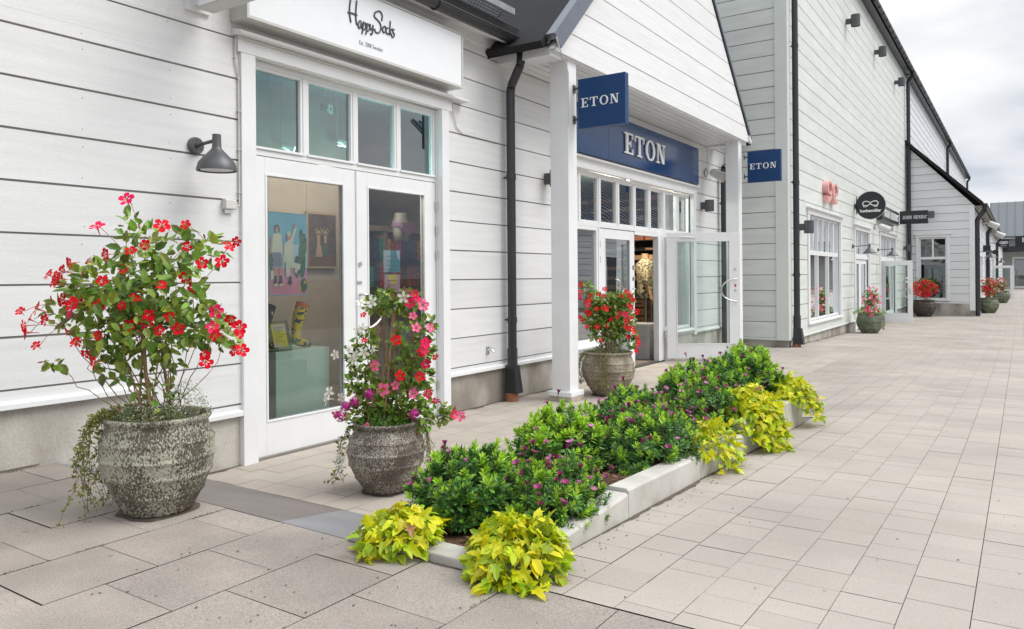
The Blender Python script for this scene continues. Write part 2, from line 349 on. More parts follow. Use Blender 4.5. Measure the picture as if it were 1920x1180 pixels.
# board siding ------------------------------------------------------
def fX(plane): return lambda a, d, z: (plane+d, a, z)
def fY(plane): return lambda a, d, z: (a, plane-d, z)
def siding(p, fn, a0, a1, z0, z1, seams, holes=(), clip=None, gap=.014, th=.022, nails=True, joints=True, back=.10, rnd=None):
    rnd = rnd or random
    zs = [z0]+[s for s in seams if z0+.02 < s < z1-.02]+[z1]
    for i in range(len(zs)-1):
        b0, b1 = zs[i]+(gap/2 if i else 0), zs[i+1]-(gap/2 if i < len(zs)-2 else 0)
        cuts = sorted({b0, b1} | {h for q in holes for h in (q[2], q[3]) if b0 < h < b1})
        for j in range(len(cuts)-1):
            c0, c1 = cuts[j], cuts[j+1]
            lo0, hi0 = clip(c0) if clip else (a0, a1); lo1, hi1 = clip(c1) if clip else (a0, a1)
            segs = [(None, None)]
            hs = sorted([(h[0], h[1]) for h in holes if h[2] < (c0+c1)/2 < h[3]])
            segs = []; cur = None
            for h in hs: segs.append((cur, h[0])); cur = h[1]
            segs.append((cur, None))
            for s0, s1 in segs:
                l0 = lo0 if s0 is None else s0; l1 = lo1 if s0 is None else s0
                r0 = hi0 if s1 is None else s1; r1 = hi1 if s1 is None else s1
                if r0-l0 < .01 and r1-l1 < .01: continue
                pieces = [(l0, r0, l1, r1)]
                if joints and r0-l0 > 5 and rnd.random() < .75:
                    k = l0+(r0-l0)*rnd.uniform(.2, .8); pieces = [(l0, k-.001, l1, k-.001), (k+.001, r0, k+.001, r1)]
                for (p0, q0, p1, q1) in pieces:
                    w0, w1 = rnd.uniform(-.0022, .0022), rnd.uniform(-.0022, .0022)
                    bev = .004
                    top = c1 if j == len(cuts)-2 else None
                    c = [fn(p0, -th, c0), fn(q0, -th, c0), fn(p0, 0, c0+w0*(j == 0)), fn(q0, 0, c0+w1*(j == 0)), fn(p1, -th, c1), fn(q1, -th, c1), fn(p1, -.001, c1), fn(q1, -.001, c1)]
                    p.hexa(c, 0)
                if nails and j == 0:
                    a = math.ceil(l0/.61)*.61+.13
                    while a < min(r0, 9):
                        for zz in (c0+.05, c1-.05):
                            if zz < cuts[-1] and rnd.random() < .8:
                                aa = a+rnd.uniform(-.01, .01); q = .0032
                                p.face([fn(aa-q, .0006, zz-q), fn(aa+q, .0006, zz-q), fn(aa+q, .0006, zz+q), fn(aa-q, .0006, zz+q)], 2)
                        a += .61
    # backing board
    cuts = sorted({z0, z1} | {h for q in holes for h in (q[2], q[3]) if z0 < h < z1})
    for j in range(len(cuts)-1):
        c0, c1 = cuts[j], cuts[j+1]
        lo0, hi0 = clip(c0) if clip else (a0, a1); lo1, hi1 = clip(c1) if clip else (a0, a1)
        hs = sorted([(h[0], h[1]) for h in holes if h[2] < (c0+c1)/2 < h[3]]); cur = None; segs = []
        for h in hs: segs.append((cur, h[0])); cur = h[1]
        segs.append((cur, None))
        for s0, s1 in segs:
            l0 = lo0 if s0 is None else s0; l1 = lo1 if s0 is None else s0
            r0 = hi0 if s1 is None else s1; r1 = hi1 if s1 is None else s1
            if r0-l0 < .01 and r1-l1 < .01: continue
            d = -.012
            p.hexa([fn(l0+.001, -back, c0), fn(r0-.001, -back, c0), fn(l0+.001, d, c0), fn(r0-.001, d, c0), fn(l1+.001, -back, c1), fn(r1-.001, -back, c1), fn(l1+.001, d, c1), fn(r1-.001, d, c1)], 1)

# ------------------------------------------------------------------ ground
KN = [(2.36, .315), (7, .16), (12, .04), (16.4, -.03), (23.4, -.16), (35, -.25), (60, -.25), (95, -.17), (400, -.17)]
def lerp(k, y):
    if y <= k[0][0]: return k[0][1]
    for (a, b), (c, d) in zip(k, k[1:]):
        if y <= c: return b+(d-b)*(y-a)/(c-a)
    return k[-1][1]
def sstep(a, b, x):
    t = max(0, min(1, (x-a)/(b-a))); return t*t*(3-2*t)
PK = [(2.36, .315), (3.38, 0), (11, 0), (14, -.01), (16.4, -.03), (23.4, -.16), (35, -.25), (60, -.25), (95, -.17), (400, -.17)]
def gz(x, y):
    if y <= 2.36: return .315
    s = lerp(KN, y); p = lerp(PK, y)
    if y < 7.42:
        return p if x < -2.0 else s
    t = sstep(-2.6, -1.3, x)
    t = t*1.0
    return p+(s-p)*t
PAVE = mat('pale_paver', (.372, .336, .298), .8, .08, 1.3, isl=.045, hue=.006, bump=.12, bscale=260, fine=.16, fscale=240, det=6, spots=2.1)
PATIO = mat('warm_paver', (.395, .352, .305), .8, .09, 1.6, isl=.07, hue=.012, bump=.12, bscale=260, fine=.10, fscale=330)
SLAB = mat('grey_brown_slab', (.292, .257, .228), .82, .16, 2.6, isl=.08, hue=.006, bump=.25, bscale=220, fine=.27, fscale=180, det=8, spots=2.6)
SLATE2 = mat('smooth_blue_grey_slab', (.215, .215, .225), .62, .10, 2.5, bump=.05, bscale=200, fine=.05, fscale=300)
SLATE = mat('smooth_dark_slab', (.165, .145, .135), .62, .10, 2.5, bump=.05, bscale=200, fine=.05, fscale=300)
SAND = mat('joint_sand', (.115, .10, .085), .95, .3, 20, col2=(.17, .155, .12), ramp=(.4, .6))
def ground_sheet():
    p = P(); xs = [-300, -60, -12, -5.5, -5.05, -4, -3, -2.6, -2.45, -2.3, -2.0, -1.999, -1.8, -1.6, -1.3, -1, 0, 2, 5, 12, 60, 300]
    ys = [-300, -40, -8, 0, 2.35, 2.36, 2.6, 3, 3.38, 4, 5, 6, 7, 7.42, 7.421, 8, 9, 11, 12, 14, 16.4, 20, 23.4, 30, 35, 60, 95, 400]
    for x in xs:
        for y in ys: p.v.append((x, y, gz(x, y)-.006))
    ny = len(ys)
    for i in range(len(xs)-1):
        for j in range(ny-1):
            a = i*ny+j; p.f.append((a, a+ny, a+ny+1, a+1)); p.m.append(0)
    tag(p.obj('ground', SAND), kind='structure')
ground_sheet()
def pavers(name, x0, x1, y0, y1, w, lens, mt, gap=.0035, ymaxf=None, seed=1, mask=None, x_at=None):
    p = P(); r = random.Random(seed); n = int(round((x1-x0)/w))
    for i in range(n):
        xa = x0+i*w; xb = xa+w
        g1 = gap*r.uniform(.5, 1.5)
        y = y0-r.random()*.0
        off = r.choice(lens)*r.random(); first = True
        while y < y1:
            ln = r.choice(lens); ye = y+(off if first and off > .05 else ln); first = False
            ye = min(ye, y1)
            if y1-ye < .05: ye = y1
            yb = [q for q in (2.36, 3.38, 7, 7.42, 11, 12, 14, 16.4, 23.4, 35, 60, 95) if y+1e-4 < q < ye-1e-4]
            g = gap*r.choice((.4, .6, .8, 1.0, 1.3)); dz = r.uniform(-.0008, .0008)
            if not mask or mask((xa+xb)/2, (y+ye)/2):
                a, b, c, d = xa+g1/2, xb-g1/2, y+g/2, ye-g/2
                Z = lambda X, Y: (X, Y, gz(X, Y)+dz)
                pts = [Z(a, c), Z(b, c)]+[Z(b, q) for q in yb]+[Z(b, d), Z(a, d)]+[Z(a, q) for q in reversed(yb)]
                p.face(pts)
            y = ye
    return tag(p.obj(name, mt), kind='structure')
# street pavers right of the planter, then in front of everything
pavers('street', -1.575, 6.6, 2.362, 42, .2042, (.204, .204, .204, .204, .136, .272), PAVE, gap=.0030, seed=3)
pavers('far_street', -1.575, 6.6, 42, 95, .408, (.41, .55), PAVE, gap=.006, seed=4)
pavers('street_inner_side', -5.05, -2.597, 13.902, 42, .223, (.204, .204, .136, .272), PAVE, gap=.0028, seed=9, mask=lambda x, y: not (y > 16 and x < -3.95))
pavers('street_shop_side', -2.597, -1.575, 7.45, 42, .2044, (.204, .204, .136, .272), PAVE, gap=.0028, seed=5,
       mask=lambda x, y: not (y > 16 and x < -3.95) and not (y > 35.4 and x < -1.56) and (y > 14.0 or x > -2.6))
pavers('patio', -5.05, -2.42, 3.382, 7.449, .2192, (.15, .22, .28, .40, .22), PATIO, gap=.0032, seed=6)
pavers('patio_by_porch', -5.05, -2.597, 7.451, 13.9, .223, (.15, .22, .28, .40, .22), PATIO, gap=.0032, seed=8)
def slabs():
    p = P(); r = random.Random(5); w = .4265
    k = 0; x = -2.0-w*8
    for i in range(-8, 34):
        xa = -2.0+i*w; xb = xa+w
        if xb < -5.3: continue
        xa = max(xa, -5.05)
        y = 2.357; first = True
        ph = (.41 if i % 2 else .62)
        ye = y
        bounds = [2.357]; yy = 2.357-(.195 if i % 2 else .405)
        while yy > -3: bounds.append(yy); yy -= .43
        for a, b in zip(bounds[1:], bounds):
            g = .0024*r.uniform(.5, 1.6); g2 = .0022
            z = .315+r.uniform(-.0015, .0015); t = r.uniform(-.001, .001)
            p.face([(xa+g2, a+g, z), (xb-g2, a+g, z+t), (xb-g2, b-g/2, z+t), (xa+g2, b-g/2, z)])
    tag(p.obj('near_pavement', SLAB), kind='structure')
slabs()
def ramp():
    for k, (a, b, c, d) in enumerate(((-5.05, -4.55, -5.05, -4.98), (-4.55, -2.9, -4.98, -3.55), (-2.9, -2.43, -3.55, -2.43))):
        p = P(); p.face([(a+.002, 2.362, .3142), (b-.002, 2.362, .3142), (d-.002, 3.378, .0012), (c+.002, 3.378, .0012)])
        tag(p.obj('pavement_ramp', SLATE if k == 1 else SLATE2), kind='structure')
ramp()
def wood_bits():
    p = P(); r = random.Random(9)
    # moss and litter in the joints of the near slabs, and litter along walls
    w = .4265
    for _ in range(240):
        i = r.randint(-7, 1); x = -2.0+i*w+r.gauss(0, .003); y = r.uniform(.6, 2.3)
        if mnoise.noise(Vector((x*3, y*2.2, 0))) < .08: continue
        for _ in range(7):
            s = r.uniform(.002, .006); q = Vector((x+r.gauss(0, .004), y+r.gauss(0, .02), .316)); a = r.uniform(0, 6)
            p.face([q, q+Vector((cos(a)*s, sin(a)*s, s*.6)), q+Vector((-sin(a)*s, cos(a)*s, s))])
    tag(p.obj('moss', mat('moss', (.12, .17, .03), .9, .3, 40, isl=.3)), kind='stuff', label='moss growing in the joints between the near slabs')
    p = P()
    for _ in range(420):
        k = r.random()
        if k < .5: x, y = r.uniform(-1.62, -1.45) if r.random() < .8 else r.uniform(-1.5, .2), r.uniform(2.3, 7)
        elif k < .8: x, y = r.uniform(-3, -.3), r.uniform(1.4, 2.33)
        else: x, y = r.uniform(-4.9, -2.6), r.uniform(3.5, 8)
        s = r.uniform(.003, .009); a = r.uniform(0, 6); z = gz(x, y)+.003
        p.face([(x, y, z), (x+cos(a)*s, y+sin(a)*s, z+.002), (x+cos(a+1)*s*1.4, y+sin(a+1)*s*1.4, z+.001), (x+cos(a+2)*s*.7, y+sin(a+2)*s*.7, z)])
    tag(p.obj('leaf_litter', mat('leaf_litter', (.11, .065, .035), .9, .4, 30, isl=.5)), kind='stuff', label='small dry leaf fragments scattered on the paving')
wood_bits()
def grime_and_shade():
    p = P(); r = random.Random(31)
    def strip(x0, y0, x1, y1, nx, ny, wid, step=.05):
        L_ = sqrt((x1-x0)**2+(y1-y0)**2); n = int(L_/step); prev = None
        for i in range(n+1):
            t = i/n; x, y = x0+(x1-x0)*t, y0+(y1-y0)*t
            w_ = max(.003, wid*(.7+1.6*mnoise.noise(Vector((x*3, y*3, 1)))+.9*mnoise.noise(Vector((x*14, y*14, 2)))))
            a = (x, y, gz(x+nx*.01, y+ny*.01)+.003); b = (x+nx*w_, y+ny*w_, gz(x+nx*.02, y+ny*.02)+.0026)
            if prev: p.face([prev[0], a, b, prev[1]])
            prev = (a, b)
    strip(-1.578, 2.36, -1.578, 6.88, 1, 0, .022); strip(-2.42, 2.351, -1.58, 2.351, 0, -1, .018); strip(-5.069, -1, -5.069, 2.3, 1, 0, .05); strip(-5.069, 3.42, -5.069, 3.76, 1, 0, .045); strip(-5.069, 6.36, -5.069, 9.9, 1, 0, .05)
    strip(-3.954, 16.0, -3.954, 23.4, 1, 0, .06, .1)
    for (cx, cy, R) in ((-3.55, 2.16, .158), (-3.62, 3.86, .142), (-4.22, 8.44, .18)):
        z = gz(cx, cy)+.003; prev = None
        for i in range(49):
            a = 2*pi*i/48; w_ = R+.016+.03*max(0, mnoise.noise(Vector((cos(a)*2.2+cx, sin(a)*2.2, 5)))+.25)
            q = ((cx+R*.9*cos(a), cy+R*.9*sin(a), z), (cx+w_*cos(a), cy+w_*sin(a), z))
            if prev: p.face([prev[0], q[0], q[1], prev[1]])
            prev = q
    tag(p.obj('dirt_and_contact_shade', mat('dark_dirt_and_shade', (.10, .08, .062), .9, .35, 30)), kind='stuff')  # grime tone that also paints contact shade along bases and around pots
grime_and_shade()

# ------------------------------------------------------------------ the white shop building
W = -5.05
def fr(p, fn, a0, a1, z0, z1, t, d0, d1, mi=0, sides='lrtb'):
    """rectangular frame of bars of width t"""
    B = lambda x0, x1, q0, q1: p.prism([(x0, q0), (x1, q0), (x1, q1), (x0, q1)], d0, d1, lambda a, b, d: fn(a, d, b), mi)
    if 'l' in sides: B(a0, a0+t, z0, z1)
    if 'r' in sides: B(a1-t, a1, z0, z1)
    if 't' in sides: B(a0+t, a1-t, z1-t, z1)
    if 'b' in sides: B(a0+t, a1-t, z0, z0+t)
def bar(p, fn, a0, a1, z0, z1, d0, d1, mi=0): p.prism([(a0, z0), (a1, z0), (a1, z1), (a0, z1)], d0, d1, lambda a, b, d: fn(a, d, b), mi)
def pane(fn, a0, a1, z0, z1, d, mt, parent, name='pane'):
    p = P(); p.face([fn(a0, d, z0), fn(a1, d, z0), fn(a1, d, z1), fn(a0, d, z1)]); return p.obj(name, mt, parent)
shop = thing('white_shop_building', (W, 8, 0), 'long white timber clad shop building with gabled porch, nearest on the left', 'building')
fw = fX(W)
rs = random.Random(11)
p = P(); seams = [.4802+.3157*k for k in range(0, 14)]
siding(p, fw, -4, 15.97, .42, 4.16, seams, holes=[(-4.1, 2.95, 0, .715), (3.77, 6.35, 0, 3.345), (8.72, 13.62, .45, 3.1), (9.92, 12.3, 0, .5)], rnd=rs)
wall = p.obj('wall', [PAINT, GROOVE, NAIL], shop)
p = P()
p.prism([(-4, -.2), (2.95, -.2), (2.95, .70), (-4, .70)], -.15, -.02, lambda a, b, d: fw(a, d, b))
for a, b in ((2.951, 3.775), (6.345, 9.90), (12.32, 15.97)): p.prism([(a, -.3), (b, -.3), (b, .405), (a, .405)], -.15, -.02, lambda a, b, d: fw(a, d, b))
p.split('plinth', CONC, shop)
p = P()
def sill(p, fn, a0, a1, z, out=.028, h=.045):
    p.prism([(-.03, z+.008), (out-.006, z-.002), (out, z-.012), (out, z-h), (out-.014, z-h), (-.03, z-h+.01)], a0, a1, lambda a, b, d: fn(d, a, b))
sill(p, fw, -4, 2.955, .725); 
for a, b in ((2.957, 3.765), (6.352, 9.05), (13.64, 15.96)): sill(p, fw, a, b, .435)
p.split('sill_board', PAINT2, shop, bevel=.003)
# --- sock shop front: door frame with transom lights
p = P()
bar(p, fw, 3.765, 3.90, -.01, 3.215, -.04, .03); bar(p, fw, 6.235, 6.352, .0, 3.215, -.04, .03)
bar(p, fw, 3.735, 6.40, 3.215, 3.335, -.04, .034)
p.prism([(0, 3.335), (.105, 3.335), (.112, 3.345), (.112, 3.362), (0, 3.39)], 3.70, 6.60, lambda a, b, d: fw(d, a, b))
p.prism([(0, 3.325), (.045, 3.325), (.045, 3.3345), (0, 3.3345)], 3.735, 6.42, lambda a, b, d: fw(d, a, b))
# reveals
for a in (3.892, 6.228): bar(p, fw, a, a+.016, 0, 3.215, -.15, -.0405)
p.split('door_casing', PAINT2, shop, bevel=.004)
p = P()
ZT0, ZT1 = 2.515, 3.158; PX = [(3.94, 4.427), (4.517, 5.012), (5.111, 5.600), (5.698, 6.193)]
bar(p, fw, 3.908, 6.228, 2.452, 2.50, -.13, -.06); bar(p, fw, 3.908, 6.228, 3.17, 3.214, -.13, -.06)
xs = [3.908]+[(PX[i][1]+PX[i+1][0])/2 for i in range(3)]+[6.228]
for i, x in enumerate(xs):
    if i in (0, 4): continue
    bar(p, fw, x-.022, x+.022, 2.5005, 3.1695, -.13, -.055)
for i in range(4):
    l = 3.912 if i == 0 else xs[i]+.0225; r_ = 6.224 if i == 4 else (xs[i+1]-.0225 if i < 3 else 6.224)
    fr(p, fw, l, r_, 2.5007, 3.169, .024, -.12, -.062)
    bar(p, fw, l, r_, 2.5015, 2.522, -.0615, -.045)
tw = p.obj('transom_window', PAINT2, shop, bevel=.003)
for a, b in PX: pane(fw, a-.004, b+.004, ZT0-.005, ZT1, -.092, G2, tw)
def door_leaf(p, wd, h, g, th=.05, z0=.012):
    gx0, gx1, gz0, gz1 = g
    B = lambda x0, x1, q0, q1, y0=0, y1=th: p.box(x0, x1, y0, y1, q0, q1)
    B(0, gx0, z0, h); B(gx1, wd, z0, h); B(gx0, gx1, z0, gz0); B(gx0, gx1, gz1, h)
    t = .018
    for x0, x1, q0, q1 in ((gx0, gx0+t, gz0, gz1), (gx1-t, gx1, gz0, gz1), (gx0+t, gx1-t, gz0, gz0+t), (gx0+t, gx1-t, gz1-t, gz1)):
        B(x0, x1, q0, q1, -.006, .012); B(x0, x1, q0, q1, th-.012, th+.006)
def c_handle(p, x, y, z0, z1, bulge, out=.05, r=.011, sgn=1):
    n = 14; pts = [(x, y, z1), (x, y-out, z1)]
    for i in range(n+1):
        t = pi*i/n; pts.append((x-sgn*bulge*sin(t), y-out-.004, (z0+z1)/2+(z1-z0)/2*cos(t)))
    pts += [(x, y-out, z0), (x, y, z0)]
    p.tube(pts, r, 8)
def place(o, loc, rz): o.location = loc; o.rotation_euler = (0, 0, rz); return o
def mk_door(parent, loc, rz, wd, h, g, gm, handle=None, hinge_x=None, hinges=(), lock=None, label=None):
    p = P(); door_leaf(p, wd, h, g); o = p.obj('door', PAINT2, None, bevel=.003)
    o.parent = parent; o.matrix_parent_inverse = Matrix.LocRotScale(parent.location, parent.rotation_euler, None).inverted()
    o.location = loc; o.rotation_euler = (0, 0, rz)
    if label: o['label'] = label
    p = P(); p.face([(g[0]+.01, .024, g[2]+.01), (g[1]-.01, .024, g[2]+.01), (g[1]-.01, .024, g[3]-.01), (g[0]+.01, .024, g[3]-.01)]); p.obj('glass', gm, o)
    if handle:
        p = P(); c_handle(p, *handle); p.obj('handle', STEEL, o, smooth=True)
    for z in hinges:
        p = P(); p.tube([(hinge_x, -.014, z-.045), (hinge_x, -.014, z-.002)], .011, 8); p.tube([(hinge_x, -.014, z+.002), (hinge_x, -.014, z+.045)], .011, 8); p.obj('hinge', STEEL, o)
    if lock:
        p = P()
        for (x, z, r) in lock:
            p.tube([(x, 0, z), (x, -.014, z)], [r, r*.85], 14)
        p.split('lock', STEEL, o)
    return o
# leaves: local x runs along +Y of the street, local -y faces the street
d1 = mk_door(shop, (W-.06, 3.945, 0), pi/2, 1.118, 2.445, (.105, .978, .28, 2.312), G1)
d2 = mk_door(shop, (W-.06, 5.068, 0), pi/2, 1.155, 2.445, (.148, .99, .27, 2.316), G1, handle=(.045, 0, .98, 1.30, .24, .05, .012, -1), hinge_x=1.15, hinges=(2.20, 1.95, 1.69, .32), lock=[(.045, 1.585, .024)])
p = P(); bar(p, fw, 5.062, 5.068, .02, 2.44, -.05, -.049); 
bar(p, fw, 5.078, 5.135, 1.40, 1.425, -.056, -.052)
p.obj('door_plate', STEEL, shop)
p = P(); bar(p, fw, 3.90, 6.23, -.02, .012, -.16, -.03); p.obj('threshold', mat('worn_threshold', (.25, .23, .21), .5), shop)
p = P(); p.box(W-.108, W-.1, 3.99, 4.045, .30, .345)
p.face([(W-.0995, 3.99, .30), (W-.0995, 3.994, .30), (W-.0995, 4.045, .341), (W-.0995, 4.045, .345), (W-.0995, 4.041, .345), (W-.0995, 3.99, .304)], 1)
st = p.obj('warning_sticker', [LETTER, P_RED], shop)
# --- shirt shop front
ET = [(8.80, 9.29), (9.424, 9.893), (10.05, 10.538), (10.647, 11.135), (11.255, 11.722), (11.852, 12.322), (12.497, 12.968), (13.088, 13.548)]
p = P()
bar(p, fw, 13.60, 13.735, .36, 2.95, -.04, .03); bar(p, fw, 8.60, 8.74, .36, 2.95, -.04, .03); bar(p, fw, 8.58, 13.76, 2.95, 3.085, -.04, .034)
p.prism([(0, 3.085), (.09, 3.085), (.097, 3.095), (.097, 3.11), (0, 3.13)], 8.5, 13.80, lambda a, b, d: fw(d, a, b))
p.obj('shopfront_casing', PAINT2, shop, bevel=.004)
p = P()
bar(p, fw, 8.74, 13.60, 2.165, 2.225, -.13, -.05); bar(p, fw, 8.74, 13.60, 2.905, 2.949, -.13, -.05)
xs = [8.745]+[(ET[i][1]+ET[i+1][0])/2 for i in range(7)]+[13.597]
for x in xs[1:-1]: bar(p, fw, x-.026, x+.026, 2.2255, 2.9045, -.13, -.05)
for i in range(8):
    fr(p, fw, xs[i]+(.0265 if i else 0), xs[i+1]-(.0265 if i < 7 else 0), 2.2257, 2.9043, .028, -.12, -.06)
ew = p.obj('transom_window', PAINT2, shop, bevel=.003)
for a, b in ET: pane(fw, a-.01, b+.01, 2.245, 2.885, -.092, GD, ew)
for (a0, a1, z0) in ((8.745, 9.905, .50), (12.33, 13.595, .50)):
    p = P(); fr(p, fw, a0, a1, z0, 2.1645, .05, -.13, -.05)
    bar(p, fw, a0-.0, a1+.0, z0-.05, z0-.001, -.13, .0); p.prism([(-.05, z0-.004), (.05, z0-.03), (.05, z0-.05), (-.05, z0-.05)], a0-.02 if a0 > 10 else a0, a1 if a0 > 10 else a1-.02, lambda a, b, d: fw(d, a, b))
    o = p.obj('side_window', PAINT2, shop, bevel=.003); pane(fw, a0+.05, a1-.05, z0+.05, 2.115, -.092, GD, o)
p = P(); bar(p, fw, 9.906, 9.945, 0, 2.164, -.14, -.04); bar(p, fw, 12.10, 12.325, .0, 2.164, -.14, -.04); bar(p, fw, 11.18, 12.099, 2.11, 2.164, -.14, -.05)
for a, b in ((8.6, 9.90), (12.326, 13.735)): bar(p, fw, a, b, .40, .449, -.1, -.001)
p.split('door_frame', PAINT2, shop, bevel=.004)
mk_door(shop, (W-.06, 9.947, 0), pi/2, 1.228, 2.155, (.19, 1.07, .27, 2.03), GD, handle=(1.15, 0, .90, 1.25, .2, .05, .012, 1), hinge_x=.012, hinges=(1.92, 1.70, .35), label='closed left leaf of the shirt shop door')
ang = atan2(.69, 1.03)
dd = mk_door(shop, (-5.01, 12.265, .03), ang, 1.245, 2.155, (.16, 1.08, .245, 2.02), G3, handle=(1.17, 0, .98, 1.36, .26, .05, .013, 1), hinge_x=-.012, hinges=(1.92, 1.70, .35), lock=[(1.165, 1.53, .022), (1.165, 1.17, .022)], label='white glazed door leaf standing open to the street')
p = P(); p.box(1.15, 1.18, -.004, .0, 1.23, 1.27); p.obj('alarm_sticker', P_RED, dd)
p = P(); p.box(.22, .5, -.012, -.001, 2.06, 2.075); p.tube([(.49, -.01, 2.068), (.30, -.02, 2.085), (.0, -.02, 2.09)], .006, 6); p.box(1.10, 1.16, -.03, -.001, .06, .26); p.split('door_closer', STEEL, dd)
p = P(); bar(p, fw, 9.95, 12.3, -.03, .014, -.16, -.03); p.obj('threshold', mat('dark_threshold', (.07, .065, .06), .6), shop)
p = P(); p.box(W-.06-.003, W-.055, 11.10, 11.14, 1.55, 1.62); p.box(W-.06-.003, W-.055, 11.10, 11.14, 1.38, 1.44); p.split('door_sticker', BLACKS, shop)
# --- soffit, fascia, main roof
p = P()
p.box(W-.2, W+.22, -4, 7.28, 4.161, 4.18); p.box(W+.2, W+.235, -4, 7.28, 4.10, 4.26); p.box(W, W+.03, -4, 7.45, 4.06, 4.1605)
p.obj('eaves_board', PAINT2, shop, bevel=.003)
sl_ = .62
p = P()
def roofslab(p, x0, z0, x1, z1, y0, y1, t=.10): p.hexa([(x1, y0, z1), (x0, y0, z0), (x1, y1, z1), (x0, y1, z0), (x1, y0, z1+t), (x0, y0, z0+t), (x1, y1, z1+t), (x0, y1, z0+t)])
roofslab(p, W+.27, 4.20, W-6.5, 4.20+6.77*sl_, -4, 15.9); roofslab(p, W-13, 4.2, W-6.5, 4.2+6.77*sl_, -4, 15.9)
# porch roof: ridge along x at y=10.95
yc, hw, ze, zr = 10.95, 3.78, 3.98, 7.72
def pslab(p, side, x0, x1, t=.09):
    ya = yc+side*(hw+.05); za = ze-.03
    nx = Vector((0, side*(zr-ze), hw)).normalized()*t
    c = [Vector((x0, ya, za)), Vector((x1, ya, za)), Vector((x0, yc, zr)), Vector((x1, yc, zr))]
    if side > 0: c = [c[2], c[3], c[0], c[1]]
    p.hexa([*c, *[q+nx for q in c]])
pslab(p, -1, -12, -4.31); pslab(p, 1, -12, -4.31, .025)
roof = p.obj('roof', ROOFM, shop)
p = P()
for side in (-1, 1):
    s = Vector((0, -side*hw, zr-ze)).normalized(); n_ = Vector((0, side*(zr-ze), hw)).normalized()
    a = Vector((0, yc+side*(hw-.04), ze+.07)); b = Vector((0, yc, zr+.02))
    for (x0, x1, q0, q1) in (((-4.33, -4.19, .0, .075), (-4.215, -4.185, -.12, .06)) if side < 0 else ((-4.33, -4.262, .0, .03), (-4.275, -4.258, -.02, .025))):
        c = [a+n_*q0, b+n_*q0, a+n_*q1, b+n_*q1]
        pts = []
        for q in (c[0], c[1]):
            pass
        V8 = [Vector((x0, c[0].y, c[0].z)), Vector((x1, c[0].y, c[0].z)), Vector((x0, c[1].y, c[1].z)), Vector((x1, c[1].y, c[1].z)), Vector((x0, c[2].y, c[2].z)), Vector((x1, c[2].y, c[2].z)), Vector((x0, c[3].y, c[3].z)), Vector((x1, c[3].y, c[3].z))]
        p.hexa(V8)
    # ridge slab closing metal
o = p.obj('verge_flashing', BARGE, roof)
# snow guard on the roof: open steel grating above the gutter
p = P()
for k in range(5): p.tube([(W+.36-k*.06, 3.9, 4.405), (W+.36-k*.06, 7.12, 4.405)], .007, 6)
for i in range(58):
    y = 3.92+i*.055; p.box(W+.12, W+.36, y, y+.007, 4.385, 4.42)
p.box(W+.365, W+.37, 3.9, 7.12, 4.38, 4.45)
for y in (4.1, 5.6, 6.95): p.tube([(W+.34, y, 4.40), (W+.20, y, 4.30)], .009, 6); p.tube([(W+.12, y, 4.40), (W+.05, y, 4.37)], .009, 6)
p.obj('snow_guard', mat('galvanised_steel', (.30, .31, .32), .4, .15, metal=.6), roof)
# gutter and downpipe
def gutter(p, x, y0, y1, z, r=.065, n=10, step=1.35, mi=0):
    for k in range(n):
        a0, a1 = pi+pi*k/n, pi+pi*(k+1)/n
        for rr, fl in ((r, 0), (r-.006, 1)):
            q = [(x+rr*cos(a0), y0, z+rr*sin(a0)), (x+rr*cos(a0), y1, z+rr*sin(a0)), (x+rr*cos(a1), y1, z+rr*sin(a1)), (x+rr*cos(a1), y0, z+rr*sin(a1))]
            p.face(q if fl else q[::-1], mi)
    p.tube([(x+r, y0, z), (x+r, y1, z)], .009, 6, mi)
    for y in (y0, y1): p.face([(x+r*cos(pi+pi*k/n), y, z+r*sin(pi+pi*k/n)) for k in range(n+1)], mi)
    y = y1-.25
    while y > y0:
        pts = [(x+(r+.006)*cos(pi+pi*k/n), y, z+(r+.006)*sin(pi+pi*k/n)) for k in range(n+1)]
        p.tube(pts, .010, 5, mi); y -= step
def downpipe(p, path, r, rings=(), zb=None):
    pts = [Vector(q) for q in path]; out = [pts[0]]
    for i in range(1, len(pts)-1):
        a, b, c = pts[i-1], pts[i], pts[i+1]; L1 = min(.07, (a-b).length*.45, (c-b).length*.45)
        p0 = b+(a-b).normalized()*L1; p1 = b+(c-b).normalized()*L1
        for t in (0, .25, .5, .75, 1): out.append(p0*(1-t)**2+b*2*t*(1-t)+p1*t*t)
    out.append(pts[-1]); p.tube(out, r, 14)
    for z in rings:
        x, y = pts[-2].x, pts[-2].y; p.tube([(x, y, z-.035), (x, y, z+.035)], r*1.13, 14); p.tube([(x, y, z), (x-.12, y-.0, z)], .01, 6)
GX = W+.31
p = P(); gutter(p, GX, -4, 7.40, 4.145); g = p.obj('gutter', DARK, shop, smooth=False)
p = P(); downpipe(p, [(GX, 7.33, 4.12), (GX, 7.33, 3.90), (W+.10, 7.42, 3.66), (W+.10, 7.42, .36), (W+.10, 7.42, .30)], .052, (2.62, .95), None)
p.tube([(GX, 7.33, 4.13), (GX, 7.33, 4.0)], [.075, .055], 14); p.tube([(W+.10, 7.42, .62), (W+.10, 7.42, .40)], .06, 14)
p.hexa([(W+.03, 7.35, .10), (W+.20, 7.35, .10), (W+.03, 7.49, .10), (W+.20, 7.49, .10), (W+.04, 7.365, .42), (W+.16, 7.365, .42), (W+.04, 7.475, .42), (W+.16, 7.475, .42)])
p.obj('downpipe', DARK, shop, smooth=False)
p = P(); p.tube([(W+.09, 7.42, -.02), (W+.09, 7.42, .10)], .075, 14); p.obj('drain_socket', TERRA, shop)
